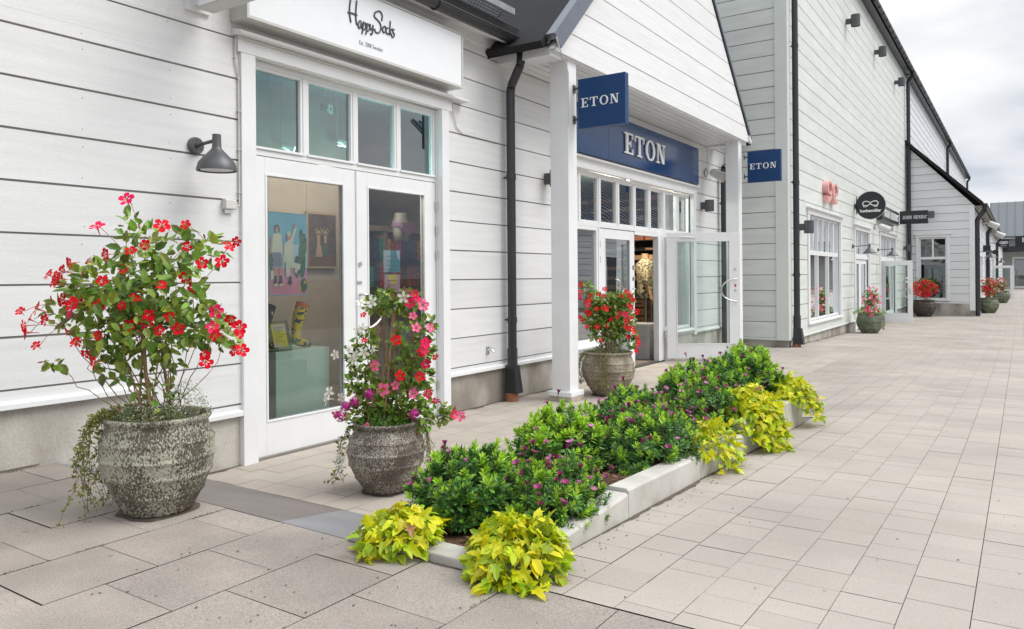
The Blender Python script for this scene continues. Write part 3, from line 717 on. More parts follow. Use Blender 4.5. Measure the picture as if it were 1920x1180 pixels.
# --- porch: pillars, side beam, gable wall, ceiling
for (y0, y1) in ((7.70, 7.905), (14.10, 14.30)):
    zz = gz(-4.4, y0)-.02
    p = P(); p.box(-4.58, -4.34, y0, y1, zz+.12, 4.0); 
    for k in (.5,): p.box(-4.60, -4.50, y0-.004, y1+.004, zz+.12, 3.99) if False else None
    pil = p.obj('pillar', PAINT2, shop, bevel=.004)
    p = P(); p.box(-4.62, -4.30, y0-.04, y1+.07, zz+.075, zz+.14); p.obj('pillar_base', PAINT2, pil, bevel=.012)
    p = P(); p.box(-4.615, -4.305, y0-.035, y1+.065, zz-.05, zz+.0745); p.obj('pillar_foot', mat('weathered_plinth_stone', (.30, .26, .22), .9, .35, 12, bump=.4, col2=(.44, .38, .32), ramp=(.4, .6)), pil, bevel=.006)
p = P()
p.box(W, -4.34, 7.30, 7.55, 3.92, 4.17); p.box(W, -4.34, 14.36, 14.60, 3.92, 4.16); 
p.split('porch_beam', PAINT2, shop, bevel=.004)
p = P()
gs = [4.25+.3195*k for k in range(12)]
clip = lambda z: (yc-hw+.06+(z-ze)*hw/(zr-ze), yc+hw-.06-(z-ze)*hw/(zr-ze))
siding(p, fX(-4.29), 7.2, 14.7, 4.0, zr-.12, gs, clip=clip, nails=False, joints=True, rnd=rs, gap=.012)
p.obj('gable_wall', [GABLEP, GROOVE, NAIL], shop)
p = P(); p.box(-4.395, -4.288, 7.33, 14.56, 3.975, 3.998); p.obj('gable_bottom_board', PAINT2, shop)
p = P()
for side in (-1, 1):
    p.prism([(yc+side*3.72, ze-.02), (yc+side*3.60, ze+.015), (yc+side*3.60, ze+.12), (yc+side*3.72, ze+.0)], -.03, .02, lambda a, b, d: (-4.27+d, a, b))
p.split('gable_trim', PAINT2, shop)
p = P(); x = W
while x < -4.42:
    p.box(x+.007, x+.115, 7.56, 14.35, 3.955, 3.975); x += .122
p.box(W, -4.40, 7.56, 14.35, 3.976, 3.99, 1)
p.obj('porch_ceiling', [PAINT2, GROOVE], shop)
# cables on the porch corner
p = P(); p.tube([(-4.17, 7.16, 4.05), (-4.2, 7.3, 3.93), (-4.32, 7.6, 3.90), (-4.325, 7.69, 3.80), (-4.325, 7.695, 3.2)], .008, 6)
p.tube([(W+.02, 14.42, 3.96), (W+.02, 14.42, 3.40)], .006, 6); p.split('cable', CABLE, shop)
# inner downpipe near the corner with the next building
p = P(); downpipe(p, [(W+.14, 15.5, 3.98), (W+.14, 15.5, 3.75), (W+.10, 15.1, 3.62), (W+.10, 15.1, .2), (W+.10, 15.1, .1)], .055, (2.9, 1.2)); p.obj('downpipe', DARK, shop)
# rooms behind the glass
def room(p, x0, x1, y0, y1, z0, z1):
    p.face([(x0, y0, z0), (x0, y1, z0), (x0, y1, z1), (x0, y0, z1)], 0)
    p.face([(x0, y0, z0), (x1, y0, z0), (x1, y0, z1), (x0, y0, z1)], 0); p.face([(x0, y1, z0), (x1, y1, z0), (x1, y1, z1), (x0, y1, z1)], 0)
    p.face([(x0, y0, z0), (x1, y0, z0), (x1, y1, z0), (x0, y1, z0)], 1); p.face([(x0, y0, z1), (x1, y0, z1), (x1, y1, z1), (x0, y1, z1)], 2)
    # front strip above and beside openings is the outside wall itself
p = P(); room(p, -9.2, W-.151, 3.2, 8.5, .015, 3.45); p.box(-6.45, -6.35, 3.2, 6.15, .016, 3.449, 0)
p.box(W-.1505, W-.15, 6.40, 8.5, 0.016, 3.449, 0); p.obj('interior', [BEIGE, FLOORIN, CEIL], shop)
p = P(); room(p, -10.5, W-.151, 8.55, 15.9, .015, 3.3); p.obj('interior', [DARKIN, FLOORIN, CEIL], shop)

# ------------------------------------------------------------------ the sage building
GXW = -3.93
sage = thing('sage_shop_building', (GXW, 16, -.03), 'tall pale sage timber clad shop building behind the porch', 'building')
fg = fX(GXW); fe = fY(15.97)
gse = [.17+.3215*k for k in range(60)]
W1 = (17.72, 21.50, .40, 2.83); W2 = (23.42, 26.05, -1, 2.75); W3 = (28.12, 32.1, -1, 2.80)
p = P(); siding(p, fg, 15.99, 35.3, .17, 9.72, gse, holes=[W1, W2, W3], nails=False, rnd=rs, gap=.016)
siding(p, fe, -15, GXW-.02, .17, 9.72, gse, nails=False, rnd=rs, gap=.016)
siding(p, fe, -15, GXW-.02, 9.72, 13.6, gse, clip=lambda z: (-9.4-(13.75-z)*1.35, -9.4+(13.75-z)*1.35), nails=False, rnd=rs)
p.obj('wall', [SAGE, GROOVE, NAIL], sage)
p = P(); p.box(-4.15, GXW+.03, 15.93, 15.969, .13, 9.7); p.box(GXW, GXW+.03, 15.97, 16.16, .13, 9.7); p.split('corner_board', SAGE2, sage, bevel=.004)
p = P(); sill(p, fg, 15.98, 23.40, .16); sill(p, fg, 26.07, 28.1, .16); sill(p, fg, 32.12, 35.3, .16)
sill(p, fe, -5.04, GXW+.025, .16); p.split('sill_board', SAGE2, sage)
p = P()
for a, b in ((16.0, 23.40), (26.07, 28.1), (32.12, 35.3)): bar(p, fg, a, b, -.6, .13, -.15, -.025)
bar(p, fe, -5.04, GXW-.03, -.6, .13, -.1, -.025); p.split('plinth', CONC, sage)
def front_window(parent, fn, hole, glass_rows, muntins, gm, cas=.13, sillz=None, d=.0, trim=PAINT2):
    a0, a1, z0, z1 = hole; p = P()
    bar(p, fn, a0-.02, a0+cas, max(z0, -.3), z1, -.03, .03); bar(p, fn, a1-cas, a1+.02, max(z0, -.3), z1, -.03, .03)
    bar(p, fn, a0-.05, a1+.05, z1-.02, z1+.10, -.03, .036)
    p.prism([(0, z1+.10), (.10, z1+.10), (.10, z1+.12), (0, z1+.14)], a0-.10, a1+.10, lambda a, b, d: fn(d, a, b) if False else fn(a, d, b)) if False else None
    p.prism([(0, z1+.10), (.10, z1+.10), (.10, z1+.12), (0, z1+.145)], a0-.10, a1+.10, lambda a, b, d: fn(d, a, b))
    if sillz is not None: p.prism([(-.03, sillz), (.06, sillz-.02), (.06, sillz-.06), (-.03, sillz-.06)], a0-.03, a1+.03, lambda a, b, d: fn(d, a, b))
    o = p.obj('window', trim, parent, bevel=.003)
    for (q0, q1), ms in zip(glass_rows, muntins):
        p = P(); xs = [a0+cas]+ms+[a1-cas]
        fr(p, fn, a0+cas, a1-cas, q0, q1, .05, -.10, -.04)
        for x in ms: bar(p, fn, x-.03, x+.03, q0+.051, q1-.051, -.10, -.035)
        p.obj('window_frame', trim, o, bevel=.002)
        pane(fn, a0+cas+.04, a1-cas-.04, q0+.04, q1-.04, -.075, gm, o)
    return o
front_window(sage, fg, W1, [(.40, 1.955), (1.957, 2.81)], [[18.95, 20.13], [18.46, 18.96, 19.51, 20.17, 20.73]], GD, sillz=.40)
front_window(sage, fg, W2, [(2.0, 2.73)], [[24.2, 24.9]], GD)
front_window(sage, fg, W3, [(2.0, 2.78)], [[29.3, 30.1, 30.9]], GD)
p = P(); bar(p, fg, 23.55, 25.92, 1.90, 1.998, -.12, -.03); bar(p, fg, 28.25, 31.97, 1.90, 1.998, -.12, -.03); bar(p, fg, 29.42, 29.6, -.25, 1.899, -.12, -.03); p.split('door_frame', PAINT2, sage)
mk_door(sage, (GXW-.06, 23.56, -.17), pi/2, 1.16, 2.06, (.14, .96, .3, 1.95), GD); mk_door(sage, (GXW-.06, 24.73, -.17), pi/2, 1.18, 2.06, (.14, .96, .3, 1.95), GD)
mk_door(sage, (GXW-.06, 29.62, -.19), pi/2, 2.3, 2.07, (.14, 2.1, .3, 1.95), GD)
od = mk_door(sage, (GXW-.01, 28.45, -.17), .02, .95, 2.07, (.12, .82, .30, 1.93), G3, handle=(.88, 0, .82, 1.15, .19, .05, .012, 1), hinge_x=-.012, hinges=(1.8, .3), lock=[(.88, 1.4, .02)], label='glazed door leaf standing open at right angles to the sage wall')
p = P(); p.box(.745, .815, .018, .022, 1.33, 1.52); p.box(.745, .815, .018, .022, 1.17, 1.28, 1); p.box(.745, .815, .0165, .0179, 1.40, 1.45, 2)
p.obj('door_sticker', [LETTER, mat('faded_red_sticker', (.4, .1, .08), .5), NAVY], od)
p = P(); p.box(.865, .90, -.02, 0, .93, 1.09); p.obj('lock_plate', STEEL, od)
p = P(); roofslab(p, GXW+.3, 9.80, -9.4, 13.85, 15.8, 77.2, .14); roofslab(p, -15.3, 9.80, -9.4, 13.85, 15.8, 77.2, .14); p.obj('roof', ROOFM, sage)
p = P(); gutter(p, GXW+.30, 15.8, 35.3, 9.80, .075, step=.75); p.box(GXW, GXW+.22, 15.9, 35.3, 9.70, 9.79); p.obj('gutter', DARK, sage)
p = P(); downpipe(p, [(GXW+.30, 16.25, 9.78), (GXW+.30, 16.25, 9.5), (GXW+.11, 16.25, 9.2), (GXW+.11, 16.25, .3), (GXW+.11, 16.25, .2)], .062, (6.15, 3.35, 1.45)); p.tube([(GXW+.11, 16.25, .62), (GXW+.11, 16.25, .3)], .075, 14)
p.hexa([(GXW+.04, 16.17, .03), (GXW+.25, 16.17, .03), (GXW+.04, 16.33, .03), (GXW+.25, 16.33, .03), (GXW+.05, 16.18, .36), (GXW+.20, 16.18, .36), (GXW+.05, 16.32, .36), (GXW+.20, 16.32, .36)])
p.obj('downpipe', DARK, sage)
p = P(); p.tube([(GXW+.10, 16.25, -.08), (GXW+.10, 16.25, .04)], .085, 14); p.obj('drain_socket', TERRA, sage)
p = P(); downpipe(p, [(GXW+.30, 35.25, 9.78), (GXW+.30, 35.25, 9.6), (GXW+.12, 35.25, 9.4), (GXW+.12, 35.25, .2), (GXW+.12, 35.25, -.2)], .075, (6.2, 3.4, 2.6)); p.obj('downpipe', DARK, sage)
p = P(); room(p, -8, GXW-.151, 17, 33, -.15, 3.2); p.obj('interior', [mat('pale_room_wall', (.35, .38, .36), .8), FLOORIN, CEIL], sage)

# ------------------------------------------------------------------ hall behind and lean-to shop
hall = thing('white_hall_building', (GXW, 56, -.2), 'high white clad hall wall rising above the lean-to roof farther down', 'building')
p = P(); siding(p, fX(GXW), 35.34, 77, 4.0, 9.72, [.313+.3245*k for k in range(60)], nails=False, rnd=rs, gap=.03); p.box(-15, GXW-.1, 76.9, 77, 0, 9.72)
p.obj('wall', [COOL, GROOVE, NAIL], hall)
p = P(); gutter(p, GXW+.30, 35.35, 77.2, 9.80, .085, step=1.5); p.box(GXW, GXW+.22, 35.35, 77.2, 9.68, 9.79); p.obj('gutter', DARK, hall)
for y in (55.5, 76.9):
    p = P(); downpipe(p, [(GXW+.3, y, 9.78), (GXW+.3, y, 9.6), (GXW+.13, y, 9.4), (GXW+.13, y, 5.2), (GXW+.13, y, 5.0)], .085, ()); p.obj('downpipe', DARK, hall)
LX, YE = -1.53, 35.35
lean = thing('lean_to_shop_building', (LX, YE, -.25), 'low white lean-to shop wing with sloping dark roof edge beyond the sage building', 'building')
fl, fle = fX(LX), fY(YE)
WJ = (-3.56, -2.38, .36, 2.95)
ls = [.313+.3245*k for k in range(24)]
p = P(); siding(p, fle, GXW+.01, LX-.02, .0, 4.15, [s for s in ls], holes=[WJ], nails=False, joints=False, rnd=rs, gap=.02)
siding(p, fle, GXW+.01, LX, 4.15, 6.74, ls, clip=lambda z: (GXW+.01, GXW+.02+(6.76-z)*.921), nails=False, joints=False, rnd=rs, gap=.02)
HL = [(37.7, 40.2, .35, 2.1), (41.0, 42.6, .35, 2.1), (46, 48.4, -1, 2.2), (52, 54.5, .3, 2.1), (58.5, 61, -1, 2.2), (66, 69, .3, 2.1)]
siding(p, fl, YE+.02, 94.5, .0, 4.05, ls, holes=HL, nails=False, rnd=rs, gap=.02)
p.obj('wall', [COOL, GROOVE, NAIL], lean)
p = P(); p.box(LX-.16, LX+.03, YE-.035, YE-.001, -.02, 4.15); p.box(LX, LX+.03, YE, YE+.16, -.02, 4.1); sill(p, fle, GXW+.01, LX+.03, .30); sill(p, fl, YE, 94, .30); p.split('corner_board', PAINT2, lean)
p = P(); bar(p, fle, GXW+.01, LX-.03, -.6, .25, -.1, .012); bar(p, fl, YE+.02, 94, -.6, .25, -.1, .012); p.split('plinth', CONC, lean)
front_window(lean, fle, WJ, [(.42, 2.09), (2.091, 2.92)], [[], [-2.97]], GD, cas=.10, sillz=.42)
for i, h in enumerate(HL):
    front_window(lean, fl, h, [(max(h[2], -.15), h[3]-.02)], [[(h[0]+h[1])/2]], GD, cas=.12)
p = P(); c = [(-3.93, 6.76+.08), (LX+.33, 4.10+.0)]
p.hexa([(c[0][0], YE-.22, c[0][1]-.0), (c[1][0], YE-.22, c[1][1]), (c[0][0], 95, c[0][1]), (c[1][0], 95, c[1][1]), (c[0][0], YE-.22, c[0][1]+.16), (c[1][0], YE-.22, c[1][1]+.16), (c[0][0], 95, c[0][1]+.16), (c[1][0], 95, c[1][1]+.16)])
p.obj('roof', ROOFM, lean)
p = P()
for k in range(3): p.box(LX+.02+k*.1, LX+.10+k*.1, YE-.1, 94, 4.10+k*.002, 4.12+k*.002)
p.obj('eaves_board', mat('weathered_eaves', (.36, .34, .31), .8), lean)
p = P(); gutter(p, LX+.37, YE-.22, 94, 4.20, .085, step=1.5); p.obj('gutter', DARK, lean)
for y in (YE+.12, 47, 66):
    p = P(); downpipe(p, [(LX+.37, y, 4.18), (LX+.37, y, 3.95), (LX+.11, y, 3.6), (LX+.11, y, .1), (LX+.11, y, -.24)], .085, (2.8, .8)); p.obj('downpipe', DARK, lean)
mk_door(lean, (LX, 58.6, -.2), -.12, 1.15, 2.15, (.13, 1.0, .3, 2.0), G3, label='far open glazed shop door')
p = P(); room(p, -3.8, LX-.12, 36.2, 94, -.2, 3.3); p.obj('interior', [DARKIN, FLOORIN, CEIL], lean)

# ------------------------------------------------------------------ building closing the street
FY = 95
zb = atY(1900, 539, FY).z; ze_ = atY(1900, 447, FY).z; zr_ = atY(1900, 382, FY+6).z
far = thing('far_grey_building', (4, FY, zb), 'far grey building with metal roof closing the end of the street', 'building')
ff = fY(FY)
p = P(); siding(p, ff, -2.6, 30, zb, ze_, [zb+.16*k for k in range(60)], nails=False, joints=False, gap=.03, rnd=rs); p.obj('wall', [mat('far_grey_board', (.42, .43, .40), .7, .05), GROOVE, NAIL], far)
p = P(); p.hexa([(-2.8, FY-.6, ze_), (30, FY-.6, ze_), (-2.8, FY+6, zr_), (30, FY+6, zr_), (-2.8, FY-.6, ze_+.2), (30, FY-.6, ze_+.2), (-2.8, FY+6, zr_+.2), (30, FY+6, zr_+.2)])
for k in range(44): p.hexa([(q[0], q[1], q[2]) for q in [(-2.7+k*.75, FY-.62, ze_+.2), (-2.66+k*.75, FY-.62, ze_+.2), (-2.7+k*.75, FY+6, zr_+.2), (-2.66+k*.75, FY+6, zr_+.2), (-2.7+k*.75, FY-.62, ze_+.26), (-2.66+k*.75, FY-.62, ze_+.26), (-2.7+k*.75, FY+6, zr_+.26), (-2.66+k*.75, FY+6, zr_+.26)]])
p.obj('roof', mat('grey_sheet_roof', (.13, .145, .155), .5, .08, metal=.3), far)
p = P(); a = atY(1903, 488, FY); b = atY(1903, 537, FY)
p.box(a.x, a.x+4, FY-.06, FY-.02, b.z, a.z, 1); fr(p, ff, a.x-.25, a.x+4, b.z-.2, a.z+.35, .22, .02, .12, 0)
o = p.obj('window', [PAINT2, GD], far)
p = P(); c = atY(1879, 469, FY-1.0); p.box(c.x, 30, FY-1.6, FY-.05, c.z-.05, c.z+.25); p.box(c.x-.1, 30, FY-1.65, FY-1.6, c.z-.25, c.z+.35, 1); p.obj('canopy', [PAINT2, DARK], far)
# opposite row of shops (seen mirrored in the glass)
opp = thing('opposite_shop_building', (9.5, 45, 0), 'white clad shop row across the street, mirrored in the shirt shop windows', 'building')
p = P(); fo = lambda a, d, z: (9.5-d, a, z)
siding(p, fo, 29, 70, -.3, 4.1, [.2+.32*k for k in range(20)], nails=False, rnd=rs, gap=.03); p.obj('wall', [COOL, GROOVE, NAIL], opp)
p = P(); p.hexa([(9.1, 28.8, 4.1), (15, 28.8, 9.2), (9.1, 70, 4.1), (15, 70, 9.2), (9.1, 28.8, 4.25), (15, 28.8, 9.35), (9.1, 70, 4.25), (15, 70, 9.35)])
for k in range(68):
    y = 29+k*.6; p.hexa([(9.05, y, 4.25), (15, y, 9.35), (9.05, y+.05, 4.25), (15, y+.05, 9.35), (9.05, y, 4.33), (15, y, 9.43), (9.05, y+.05, 4.33), (15, y+.05, 9.43)], 1)
p.obj('roof', [mat('standing_seam_roof', (.16, .19, .23), .35, .05, metal=.5), mat('seam_rib', (.02, .022, .03), .4)], opp)
for k in range(5):
    y = 31+k*8.2; p = P(); p.box(9.44, 9.5, y, y+2.2, .3, 2.6); fr(p, fo, y-.15, y+2.35, .2, 2.75, .15, .0, .09, 1); p.obj('window', [BLACKS, PAINT2], opp)

# ------------------------------------------------------------------ signs
def sgn(name, loc, label, cat='sign', group=None, rz=0): return thing(name, loc, label, cat, group, rz)
# light box over the sock shop
t = sgn('light_box_sign', (W, 5, 3.45), 'white light box sign with handwritten dark letters above the glazed double door')
SX = W+.20
p = P(); p.box(W+.002, SX-.012, 3.69, 6.375, 3.43, 4.005); p.obj('box', LBOXF, t, bevel=.004)
p = P(); p.box(SX-.012, SX, 3.715, 6.35, 3.455, 3.98); fr(p, lambda a, d, z: (SX+d, a, z), 3.69, 6.375, 3.43, 4.005, .022, -.0115, .006, 1); face = p.obj('face', [LBOX, LBOXF], t)
def cp(x, y): q = atX(640+x/4.174, y/4.174, SX); return (q.x+.004, q.y, q.z)
strokes = [[(70, 2), (62, 60), (63, 120), (73, 178)], [(118, 8), (112, 80), (112, 150), (119, 198)], [(48, 99), (85, 107), (120, 122)],
 [(152, 166), (140, 168), (130, 195), (136, 222), (148, 214), (155, 180), (156, 212), (166, 226)],
 [(172, 172), (166, 220), (160, 266)], [(168, 198), (180, 180), (190, 198), (186, 224), (172, 236)],
 [(201, 184), (196, 235), (189, 271)], [(198, 208), (212, 191), (220, 212), (214, 238), (200, 246)],
 [(223, 190), (224, 222), (233, 234), (243, 214), (246, 200), (243, 244), (236, 272), (224, 264)],
 [(314, 166), (317, 120), (296, 90), (264, 100), (256, 130), (280, 158), (302, 188), (308, 225), (294, 256), (268, 255), (257, 226)],
 [(332, 208), (321, 226), (324, 250), (336, 256), (346, 235), (342, 212), (332, 208)],
 [(364, 222), (352, 224), (348, 248), (358, 268), (370, 262)],
 [(381, 168), (377, 230), (375, 276)], [(397, 226), (379, 250), (393, 280)], [(412, 232), (400, 240), (404, 258), (413, 272), (405, 292), (391, 288)]]
p = P()
for s in strokes:
    q = [Vector(cp(*a)) for a in s]; out = []
    for i in range(len(q)-1):       # catmull-rom
        a, b, c, d = q[max(0, i-1)], q[i], q[i+1], q[min(len(q)-1, i+2)]
        for k in range(4):
            u = k/4; out.append(.5*((2*b)+(-a+c)*u+(2*a-5*b+4*c-d)*u*u+(-a+3*b-3*c+d)*u*u*u))
    out.append(q[-1]); p.tube(out, .0078, 6)
p.obj('lettering', INK, t)
c0 = Vector(cp(139, 322)); c1 = Vector(cp(344, 385))
tp = text_pts('Est. 2008 Sweden', .058, lambda a, b, d: (SX+.001+d, c0.y+a*.72, c0.z-.028+b), offset=-.0014); tp.obj('small_lettering', INK, t)
# navy signs
t = sgn('shop_name_board', (W, 11, 3.12), 'long glossy navy board with raised white ETON letters above the shirt shop windows')
p = P()
for a, b in ((8.9, 9.95), (9.953, 11.85), (11.853, 13.66)): p.box(W+.002, W+.11, a, b, 3.135, 3.80)
o = p.obj('board', NAVY, t, bevel=.003)
p = P(); p.box(W+.002, W+.09, 8.9, 13.64, 3.112, 3.134); p.obj('lower_rail', ANTH, t)
tp, wd = slab_text('ETON', .315, lambda a, b, d: (W+.118+d, 10.44+a, 3.30+b), depth=.02, stretch=1.255, track=.10); tp.obj('lettering', LETTER, t, bevel=0)
def navy_square(y, x0, z0, label, s=.60, brk=.07):
    t = sgn('hanging_sign', (x0-brk, y, z0+s/2), label, 'sign', 'square navy signs on the porch pillars')
    p = P(); p.box(x0, x0+s, y, y+.09, z0, z0+s*.955); o = p.obj('panel', NAVY2, t, bevel=.004)
    tp, wd = slab_text('ETON', s*.175, lambda a, b, d: (x0+.07*s+a, y-.0015-d, z0+s*.40+b), depth=.003, stretch=1.12, track=.14); tp.obj('lettering', LETTER, t)
    for z in (z0+s*.20, z0+s*.80):
        p = P(); p.box(x0-brk, x0-.001, y+.03, y+.055, z-.012, z+.012); p.box(x0-brk-.004, x0-brk+.006, y+.015, y+.07, z-.045, z+.045); p.obj('bracket', ANTH, t)
    return t
navy_square(7.80, -4.262, 3.165, 'square navy ETON sign hanging out from the near porch pillar')
navy_square(14.19, -4.20, 3.165, 'square navy ETON sign hanging from the far porch pillar before the sage wall')
# black round sign, bow, tie shop signs
t = sgn('round_sign', (GXW, 23.5, 3.4), 'round black hanging sign with a white bow and lettering on the sage wall')
p = P(); n = 48; cx, cz, rr = -3.51, 3.40, .385
p.prism([(cx+rr*cos(2*pi*k/n), cz+rr*sin(2*pi*k/n)) for k in range(n)], 0, .07, lambda a, b, d: (a, 23.5+d, b)); p.obj('panel', BLACKS, t, bevel=.004)
p = P(); p.tube([(cx+(rr+.004)*cos(2*pi*k/n), 23.535, cz+(rr+.004)*sin(2*pi*k/n)) for k in range(n+1)], .012, 5); p.obj('rim', STEEL, t)
p = P(); p.box(GXW, cx-rr+.02, 23.52, 23.55, 3.37, 3.40); p.box(-3.885, -3.87, 23.50, 23.57, 3.16, 3.66); p.box(GXW-.0, GXW+.015, 23.47, 23.60, 3.30, 3.46); p.obj('bracket', BLACKS, t)
p = P(); by = 23.495
for sx in (-1, 1):
    q = []
    for k in range(25):
        a = 2*pi*k/24; q.append((cx+sx*(.10-.10*cos(a)), by, cz+.05+.062*sin(a)*(1-.2*cos(a))))
    p.tube(q, [.009+.006*abs(sin(pi*k/24)) for k in range(25)], 5)
    p.tube([(cx, by, cz+.05), (cx+sx*.05, by, cz+.0), (cx+sx*.12, by, cz-.045), (cx+sx*.175, by, cz-.045), (cx+sx*.185, by, cz-.015), (cx+sx*.16, by, cz-.012)], .009, 5)
p.obj('bow_emblem', LETTER, t)
tp = text_pts('hunkemöller', .112, lambda a, b, d: (cx+a, by+.003-d, cz-.19+b), offset=.0035, center=True, spacing=.96); tp.obj('lettering', LETTER, t)
t = sgn('bow_sign', (GXW, 19.9, 3.4), 'pink ribbon bow sign fixed flat on the sage wall above the tall window')
PINKM = mat('pink_enamel', (.70, .36, .34), .4, .04)
def bw(a, b, d): return (GXW+.003+d, 19.9+a, 3.46+b)
p = P()
for s in (-1, 1):
    for poly in ring(s*.33, .08, .30, .17, .11, .05, 0, 360, 24): p.prism(poly, 0, .13, bw)
    p.prism([(0, .03), (s*.10, -.02), (s*.42, -.15), (s*.56, -.11), (s*.58, -.24), (s*.36, -.27), (s*.05, -.10)], 0, .12, bw)
p.prism([(-.09, -.07), (.09, -.07), (.11, .09), (-.11, .09)], 0, .15, bw)
tag(p.obj('ribbon', PINKM, t))
t = sgn('hanging_sign', (GXW, 32.7, 3.8), 'black rectangular hanging sign lettered JOHN HENRIC in front of the lean-to end wall')
a = atY(1687, 421, 32.7); b = atY(1740, 394, 32.7)
p = P(); p.box(a.x, b.x, 32.7, 32.8, a.z, b.z); p.obj('panel', BLACKS, t); 
p = P(); p.box(GXW, a.x-.001, 32.74, 32.77, a.z+.08, a.z+.11); p.box(GXW, a.x-.001, 32.74, 32.77, b.z-.13, b.z-.10); p.obj('bracket', BLACKS, t)
w0 = (b.x-a.x); tp, wd = slab_text('JOHN HENRIC', .115, lambda x, z, d: (a.x+w0*.11+x*w0*.78/1.0, 32.698-d, (a.z+b.z)/2-.055+z), depth=.004, stretch=1, track=.12)
k = 1/wd
tp = slab_text('JOHN HENRIC', .125, lambda x, z, d: (a.x+w0*.10+x*k*w0*.80, 32.698-d, (a.z+b.z)/2-.06+z), depth=.004, stretch=1, track=.12)[0]; tp.obj('lettering', LETTER, t)
t = sgn('shop_name_board', (GXW, 29.5, 3.4), 'black name board with raised white JOHN HENRIC letters flat on the sage wall')
p = P(); p.box(GXW+.002, GXW+.18, 27.5, 31.55, 3.24, 3.72); p.obj('board', BLACKS, t)
tp, wd = slab_text('JOHN HENRIC', .24, lambda x, z, d: (GXW+.185+d, 27.75+x, 3.36+z), depth=.03, stretch=1.38, track=.12); tp.obj('lettering', LETTER, t)
# far signs
for (u, v, wpx, hpx, y, nm, lb, emb) in ((1850, 466, 15, 12, 44, 'hanging_sign', 'small dark hanging sign beside the first far downpipe', 0), (1866, 473, 13, 9, 56, 'hanging_sign', 'oval dark hanging sign behind the far downpipe', 2), (1882, 456, 20, 14, 52, 'hanging_sign', 'dark far hanging sign with a white wavy emblem', 1)):
    a = atY(u-wpx/2, v+hpx/2, y); b = atY(u+wpx/2, v-hpx/2, y)
    t = sgn(nm, (LX, y, a.z), lb); p = P()
    if emb == 2:
        cxx, czz, rx, rz_ = (a.x+b.x)/2, (a.z+b.z)/2, (b.x-a.x)/2, (b.z-a.z)/2
        p.prism([(cxx+rx*cos(2*pi*k/24), czz+rz_*sin(2*pi*k/24)) for k in range(24)], 0, .1, lambda q, r, d: (q, y+d, r))
    else: p.box(a.x, b.x, y, y+.1, a.z, b.z)
    p.obj('panel', BLACKS, t)
    p = P(); p.box(min(LX, a.x), max(LX, a.x), y+.03, y+.06, (a.z+b.z)/2, (a.z+b.z)/2+.04); p.obj('bracket', BLACKS, t)
    if emb == 1:
        p = P(); ww = b.x-a.x; zc = (a.z+b.z)/2
        for s in (-1, 0, 1):
            p.tube([(a.x+ww*(.5+.2*s)+.10*cos(2*pi*k/10), y-.01, zc+.03+.055*sin(2*pi*k/10)) for k in range(11)], .018, 5)
        p.tube([(a.x+.12, y-.01, zc-.12), (b.x-.12, y-.01, zc-.12)], .01, 5); p.obj('wave_emblem', LETTER, t)
t = sgn('shop_name_board', (2, FY-1.7, 4), 'black name board with a large white B over the far end canopy')
a = atY(1903.5, 462, FY-1.75); b = atY(1903.5, 443, FY-1.75)
p = P(); p.box(a.x, a.x+6, FY-1.75, FY-1.66, a.z, b.z); p.obj('board', BLACKS, t)
hh = (b.z-a.z); tp, _ = slab_text('BO', hh*.42, lambda x, z, d: (a.x+.58+x, FY-1.752-d, a.z+hh*.40+z), depth=.03, stretch=1.1); tp.obj('lettering', LETTER, t)

# ------------------------------------------------------------------ lamps
def wall_lamp(x, y, z, label, s=1.0, r=.140, arm=.24):
    t = thing('wall_lamp', (x, y, z), label, 'lamp', 'grey bell shaped wall lamps', local=True)
    p = P(); p.tube([(0, 0, 0), (.022, 0, 0), (.03, 0, 0)], [.062*s, .062*s, .055*s], 24)
    for k in range(3):
        a = radians(90+120*k); p.tube([(.028, .042*s*cos(a), .042*s*sin(a)), (.034, .042*s*cos(a), .042*s*sin(a))], .006, 8)
    p.obj('wall_plate', ANTH, t)
    p = P(); p.tube([(.02, 0, 0), (.06, 0, 0)], [.02*s, .014*s], 10); p.tube([(.05, 0, 0), (arm*.6, 0, .008), (arm, 0, .014)], .0125*s, 10); p.obj('arm', ANTH, t, smooth=True)
    p = P(); c = arm+.02
    prof = [(.0, .055), (.030, .055), (.032, -.035), (.036, -.048), (.060, -.075), (.095, -.11), (.128, -.150), (r, -.195), (r+.001, -.207), (r-.006, -.207), (r-.010, -.197), (.115, -.150), (.0, -.135)]
    p.lathe([(q[0]*s, q[1]*s) for q in prof], 36, (c, 0, 0)); o = p.obj('lamp_shade', ANTH, t, smooth=True)
    md = o.modifiers.new('e', 'EDGE_SPLIT'); md.split_angle = radians(35)
    p = P(); p.lathe([(0, -.20*s), (r*.8*s, -.20*s), (r*.8*s, -.19*s), (0, -.19*s)], 24, (c, 0, 0)); p.obj('diffuser', mat('lamp_diffuser', (.5, .5, .48), .4), t)
    return t
wall_lamp(W+.002, 3.378, 2.435, 'grey bell shaped wall lamp on the white boards left of the glazed double door', 1.0)
wall_lamp(GXW+.002, 23.15, 2.24, 'grey bell shaped wall lamp between the tall window and first sage shop door', 1.0, .19, .42)
wall_lamp(GXW+.002, 27.7, 2.26, 'grey bell shaped wall lamp beside the open sage shop door', 1.0, .19, .42)
wall_lamp(LX+.002, 37.0, 2.34, 'grey bell shaped wall lamp on the lean-to wall just past its corner', 1.2, .19, .5)
wall_lamp(LX+.002, 57.5, 2.36, 'tiny far grey wall lamp above the far open door', 1.2, .19, .5)
